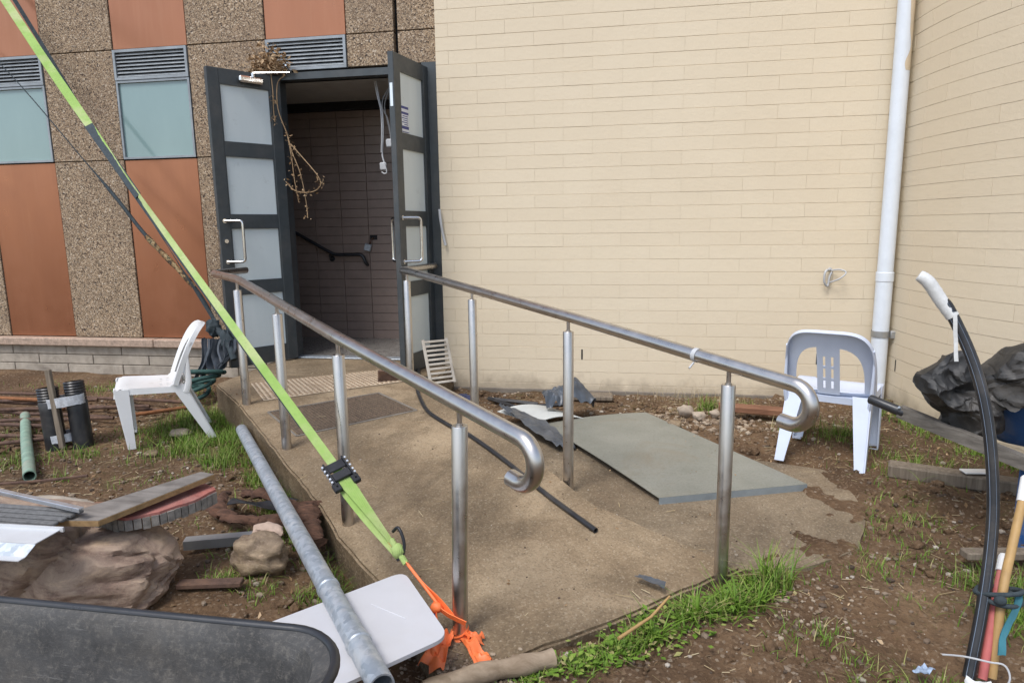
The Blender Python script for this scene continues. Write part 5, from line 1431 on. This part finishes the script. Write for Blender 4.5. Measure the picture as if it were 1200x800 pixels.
part('loop', B().tube([(1.122 + .062 * math.cos(a / 20 * 6.283), 2.115 + .040 * math.sin(a / 20 * 6.283), .205 + .014 * math.cos(a / 20 * 6.283 + 1)) for a in range(21)], .0075, 8, False).tube([(1.122 + .060 * math.cos(a / 20 * 6.283), 2.112 + .040 * math.sin(a / 20 * 6.283), .192 - .012 * math.cos(a / 20 * 6.283 + 1)) for a in range(21)], .0075, 8, False).blob((1.105, 2.07, .20), (.018, .014, .016), 2), DARKS, ts, smooth=60)
wl_ = B().tube(spline([(.955, 2.05, .02), (.995, 2.01, .045), (1.05, 1.985, .05), (1.085, 1.975, .05), (1.095, 1.96, .02), (1.08, 1.955, -.02)], 7), .0028, 6)
single('white_wire', wl_, CABLEW, 'thin white wire looping round the foot of the stakes', 'wire', smooth=50)
b = crumple(1.03, 1.965, -.04, .085, .035, .035, 2.4, -.6, 14, 8, seed=4)
single('plastic_scrap', b, WTAPE, 'twisted pale plastic scrap at the foot of the poly pipe', 'scrap', smooth=50)
b = crumple(.895, 2.02, -.035, .05, .035, .03, 2, .6, 8, 6, seed=6)
single('blue_scrap', b, plain('blue_white_scrap', (.30, .38, .50), .5, var=.4, scale=60), 'small blue and white scrap on the soil left of the poly pipe foot', 'scrap', smooth=50)

# timber offcuts and litter behind the stakes
b = B().box(-.30, .26, -.05, .05, 0, .07, .008, Matrix.Translation((1.62, 3.52, .02)) @ Matrix.Rotation(-.35, 4, 'Z'))
single('old_sleeper', b, TIMBER, 'old weathered timber block in the grass at the foot of the curved wall', 'timber')
b = B().box(-.07, .07, -.03, .03, 0, .008, .002, Matrix.Translation((1.70, 3.50, .098)) @ Matrix.Rotation(.1, 4, 'Z'))
single('white_offcut', b, W_PLASTIC, 'thin white offcut lying on the old timber block', 'offcut')
b = B().box(-.22, .22, -.028, .028, 0, .03, .004, Matrix.Translation((1.52, 2.75, .02)) @ Matrix.Rotation(.15, 4, 'Z'))
single('grey_batten', b, TIMBER, 'grey timber batten on the ground beneath the blue wheelbarrow leg', 'timber')
b = B().tube([(-.02, 1.965, .03), (.085, 2.095, .035), (.15, 2.19, .06)], [.006, .005, .004], 8)
single('twig', b, TAN, 'pale dry twig lying in the weeds at the end of the ramp', 'twig', smooth=50)
b = crumple(.09, 2.36, .014, .12, .035, .012, 3, -.5, 12, 6, seed=8)
single('plastic_fragment', b, TARPB, 'small curled grey plastic fragment lying on the ramp end', 'scrap', smooth=50)

# ------------------------------------------------------------------ grass, weeds and litter (uncountable)
random.seed(33)
def blade(b, x, y, z, h, w, lean, a, seg=3):
    dx, dy = math.cos(a), math.sin(a); sx, sy = -dy, dx
    v = []; f = []
    for i in range(seg + 1):
        t = i / seg; o = lean * t * t * h; hh = h * (t - .25 * lean * t * t); ww = w * (1 - t * .92) / 2
        v += [(x + dx * o - sx * ww, y + dy * o - sy * ww, z + hh), (x + dx * o + sx * ww, y + dy * o + sy * ww, z + hh)]
    for i in range(seg): f.append((2 * i, 2 * i + 1, 2 * i + 3, 2 * i + 2))
    b.add(v, f)
def base_z(x, y):
    if inside(ramp_poly, x, y): return ramp_z(x, y)
    if inside(PATH, x, y): return max(gz(x, y) + .01 if not inside(PATH_IN, x, y) else -9, max(-.016, min(.004, ramp_z(x, y) - .012)))
    return gz(x, y)
def patch(b, cx, cy, sx, sy, n, h0, h1, w0=.003, w1=.006, rz=0, block=True):
    ca, sa = math.cos(rz), math.sin(rz); k = 0; tries = 0
    while k < n and tries < n * 4:
        tries += 1
        u, v = random.gauss(0, .5), random.gauss(0, .5)
        x, y = cx + u * sx * ca - v * sy * sa, cy + u * sx * sa + v * sy * ca
        if block and (inside(ramp_poly, x, y) or inside(PATH, x, y)): continue
        if y > FY - .06 or noise.noise(V(x * 9, y * 9, 1)) < -.22: continue
        blade(b, x, y, base_z(x, y) - .004, ru(h0, h1), ru(w0, w1), ru(.1, 1.3), ru(0, 6.283)); k += 1
def tuft(b, x, y, n, h0, h1, r=.02, w0=.003, w1=.006):
    for _ in range(n):
        a = ru(0, 6.283); q = r * math.sqrt(rnd()); blade(b, x + q * math.cos(a), y + q * math.sin(a), base_z(x, y) - .004, ru(h0, h1), ru(w0, w1), ru(.2, 1.4), a + ru(-.6, .6))
gA = B()      # by the white chair and landing corner
patch(gA, -2.86, 3.92, .38, .28, 1500, .03, .10); patch(gA, -2.62, 3.66, .22, .30, 1100, .04, .13, rz=-.8); patch(gA, -2.95, 4.22, .25, .25, 650, .04, .12)
patch(gA, -2.38, 3.44, .20, .14, 500, .03, .11, rz=-.8)
single('grass', gA, GRASS, 'bright green grass patch round the white chair leg and landing corner', 'grass', kind='stuff', loc=(-2.8, 3.9, 0))
gB = B()      # along the ramp's left edge
for t in range(60):
    k_ = t / 59; x = -2.38 + 1.40 * k_; y = 3.70 - 1.47 * k_
    if noise.noise(V(t * .23, 3, 0)) > -.12: patch(gB, x - .05, y - .05, .08, .07, 30, .025, .10)
patch(gB, -1.52, 2.76, .15, .12, 300, .03, .12); patch(gB, -1.72, 3.02, .16, .2, 260, .02, .07); patch(gB, -1.2, 2.2, .12, .1, 90, .03, .08)
single('grass', gB, GRASS, 'thin line of green grass between the ramp edge and the galvanised pole', 'grass', kind='stuff', loc=(-1.6, 2.7, 0))
gC = B()      # end of the ramp
for (x, y, sx, sy, n, h0, h1) in ((.30, 2.28, .17, .08, 280, .03, .09), (.45, 2.39, .13, .07, 230, .03, .09), (.17, 2.19, .14, .06, 230, .02, .065), (.02, 2.06, .14, .06, 420, .02, .065), (-.12, 1.94, .14, .05, 360, .015, .05), (-.27, 1.83, .12, .04, 200, .012, .035), (.53, 2.45, .06, .06, 120, .08, .2)):
    patch(gC, x * 1.02 + .01, y * 1.012, sx, sy, n, h0, h1, .004, .011, rz=.75)
for (x, y) in ((.36, 2.33), (.50, 2.44), (.24, 2.22), (.40, 2.30), (.10, 2.12), (.47, 2.33)): tuft(gC, x, y, 26, .05, .135, .03, .006, .012)
def lowleaf(b, x, y, s):
    z = base_z(x, y) + ru(.004, .03); a = ru(0, 6.283); ti = ru(.1, .8); c, q = math.cos(a), math.sin(a)
    P = [(0, 0, 0), (s * .5, s * .32, s * .35 * ti), (s, 0, s * .5 * ti), (s * .5, -s * .32, s * .35 * ti)]
    b.add([(x + u * c - v * q, y + u * q + v * c, z + w) for u, v, w in P], [(0, 1, 2, 3)])
for _ in range(750):
    t_ = rnd() ** .8; x = -.25 + .75 * t_ + random.gauss(0, .05); y = 1.90 + .60 * t_ - abs(random.gauss(0, .055)) * 1.2
    if not inside(ramp_poly, x, y): lowleaf(gC, x, y, ru(.012, .034))
single('weeds', gC, GRASS, 'lush green weeds along the near end of the ramp by the right post', 'weeds', kind='stuff', loc=(.2, 2.2, 0))
gD = B()      # along the curved wall and behind the stakes
for t in range(22):
    s = .2 + t * .075; p = cpt(s, -.10 - .12 * rnd(), 0); patch(gD, p[0], p[1], .12, .10, 75, .02, .09)
patch(gD, 1.48, 3.78, .30, .25, 420, .02, .09); patch(gD, 1.35, 2.48, .16, .22, 620, .03, .13); patch(gD, 1.45, 2.32, .2, .2, 420, .03, .12); patch(gD, .98, 1.98, .1, .08, 90, .02, .07)
patch(gD, .62, 2.15, .16, .14, 130, .02, .07); patch(gD, .75, 2.02, .14, .10, 110, .02, .06); patch(gD, 1.30, 4.25, .22, .15, 300, .04, .14); patch(gD, 1.06, 4.42, .12, .10, 160, .05, .15)
patch(gD, .55, 4.9, .10, .12, 150, .05, .15); patch(gD, .80, 4.98, .2, .06, 110, .03, .10); patch(gD, 1.0, 2.7, .25, .3, 260, .015, .06); patch(gD, 1.2, 3.1, .25, .3, 240, .015, .06)
single('grass', gD, GRASS, 'patchy grass at the foot of the curved cream wall and round the stakes', 'grass', kind='stuff', loc=(1.5, 3.5, 0))
gE = B()      # left yard
for (x, y, sx, sy, n, h0, h1) in ((-3.6, 3.15, .32, .22, 380, .015, .08), (-3.95, 3.45, .3, .3, 420, .02, .08), (-3.25, 3.4, .22, .12, 170, .02, .09), (-3.05, 2.98, .04, .05, 45, .03, .10), (-4.2, 4.9, .9, .18, 520, .02, .09), (-3.4, 4.75, .3, .2, 180, .02, .07), (-3.2, 3.75, .3, .2, 200, .01, .05), (-2.55, 3.05, .25, .2, 130, .01, .05), (-4.6, 3.9, .4, .3, 220, .02, .07), (-1.62, 2.42, .10, .10, 130, .02, .08), (-1.52, 2.18, .14, .08, 150, .015, .05), (-1.35, 2.15, .14, .1, 120, .015, .05), (-2.15, 2.65, .3, .2, 110, .01, .04)):
    patch(gE, x, y, sx, sy, n, h0, h1)
single('weeds', gE, GRASS, 'sparse weeds sprouting in the dirt yard around the rods and boulder', 'weeds', kind='stuff', loc=(-3.4, 3.4, 0))
# dry straw
gF = B()
def straw(x, y, L, w):
    a = ru(0, 6.283); z = base_z(x, y) + ru(.002, .010); dx, dy = math.cos(a) * L / 2, math.sin(a) * L / 2; nx, ny = -math.sin(a) * w / 2, math.cos(a) * w / 2; k_ = ru(-.006, .010)
    gF.add([(x - dx - nx, y - dy - ny, z), (x + dx - nx, y + dy - ny, z + k_), (x + dx + nx, y + dy + ny, z + k_ + .001), (x - dx + nx, y - dy + ny, z + .001)], [(0, 1, 2, 3)])
for _ in range(5200):
    x, y = ru(-4.6, 1.9), ru(1.5, 5.2)
    if inside(ramp_poly, x, y) or inside(PATH, x, y):
        if rnd() > .07: continue
    if noise.noise(V(x * 1.6, y * 1.6, 4)) < -.12: continue
    straw(x, y, ru(.015, .075), ru(.0015, .003))
for _ in range(260): straw(.45 + random.gauss(0, .18), 4.85 + random.gauss(0, .10), ru(.03, .10), .003)
for _ in range(160):
    blade(gF, .45 + random.gauss(0, .22), 5.10 + random.gauss(0, .05), .0, ru(.05, .16), .003, ru(.2, 1.2), ru(0, 6.283))
single('straw', gF, DRYG, 'scattered dry straw and grass stalks over the bare soil', 'straw', kind='stuff', loc=(-1, 3, 0))
# gravel bits, crumbs of soil
ico = bmesh.new(); bmesh.ops.create_icosphere(ico, subdivisions=1, radius=1); ico.verts.index_update()
IV = [q.co.copy() for q in ico.verts]; IF = [tuple(q.index for q in f.verts) for f in ico.faces]; ico.free()
def scatter(b, n, fx, rmin, rmax, power=3):
    for _ in range(n):
        x, y = fx()
        r_ = rmin + (rmax - rmin) * rnd() ** power; z = base_z(x, y) + r_ * .25
        ax, ay, az = ru(.7, 1.3), ru(.7, 1.2), ru(.45, .8); a = ru(0, 6.28); ca, sa = math.cos(a), math.sin(a)
        vs = []
        for p in IV:
            k_ = ru(.82, 1.12); X, Y, Z = p.x * ax * r_ * k_, p.y * ay * r_ * k_, p.z * az * r_ * k_
            vs.append((x + X * ca - Y * sa, y + X * sa + Y * ca, z + Z))
        b.add(vs, IF)
pbl = B()
def any_soil():
    while True:
        x, y = ru(-4.6, 1.9), ru(1.45, 5.2)
        if inside(ramp_poly, x, y) or inside(PATH, x, y): continue
        return x, y
scatter(pbl, 5200, any_soil, .003, .017)
single('gravel', pbl, PEB, 'gravel crumbs and soil clods scattered over the bare ground', 'gravel', kind='stuff', loc=(-1, 3, 0))
rub = B()
scatter(rub, 560, lambda: (.55 + random.gauss(0, .28), 4.55 + random.gauss(0, .16)), .006, .026, 2)
scatter(rub, 420, lambda: (-.50 + random.gauss(0, .10), 1.84 + random.gauss(0, .05)), .003, .010, 2)
scatter(rub, 120, lambda: (.62 + random.gauss(0, .10), 2.38 + random.gauss(0, .10)), .004, .012, 2)
scatter(rub, 150, lambda: (ru(-1.4, 1.6), 5.22 + random.gauss(0, .03)), .004, .018, 2)
single('rubble', rub, RUBM, 'broken rubble and shell grit heaped between the metal sheet and cream wall', 'rubble', kind='stuff', loc=(.5, 4.5, 0))
# crumbs on the concrete
cr = B()
def on_ramp():
    while True:
        x, y = ru(-2.9, .9), ru(1.7, 5.0)
        if inside(ramp_poly, x, y) or inside(PATH, x, y): return x, y
scatter(cr, 900, on_ramp, .0015, .006)
single('grit', cr, PEB, 'fine grit lying on the concrete ramp and slab', 'grit', kind='stuff', loc=(-1, 3, .1))
lt = B()
for _ in range(1700):
    x, y = any_soil()
    if noise.noise(V(x * 1.3, y * 1.3, 9)) < -.15: continue
    leafquad((x, y, base_z(x, y) + .006), ru(.006, .017), lt)
for _ in range(70):
    x, y = on_ramp(); leafquad((x, y, base_z(x, y) + .004), ru(.004, .010), lt)
for _ in range(60): leafquad((ru(-.4, .75), ru(3.4, 4.3), .048), ru(.003, .007), lt)
single('leaf_litter', lt, DRYLEAF, 'small dead leaves and bark flakes littering the soil', 'leaf litter', kind='stuff', loc=(-1, 3, 0))
cld = B()
def clod_at():
    while True:
        x, y = any_soil()
        if noise.noise(V(x * 1.1 + 4, y * 1.1, 2)) > .05: return x, y
scatter(cld, 900, clod_at, .008, .038, 2)
single('soil_clods', cld, SOIL, 'lumpy clods of brown soil over the dug ground', 'soil', kind='stuff', loc=(-1, 3, 0))
# clean bookkeeping keys
for o in bpy.data.objects:
    if '_o' in o: del o['_o']
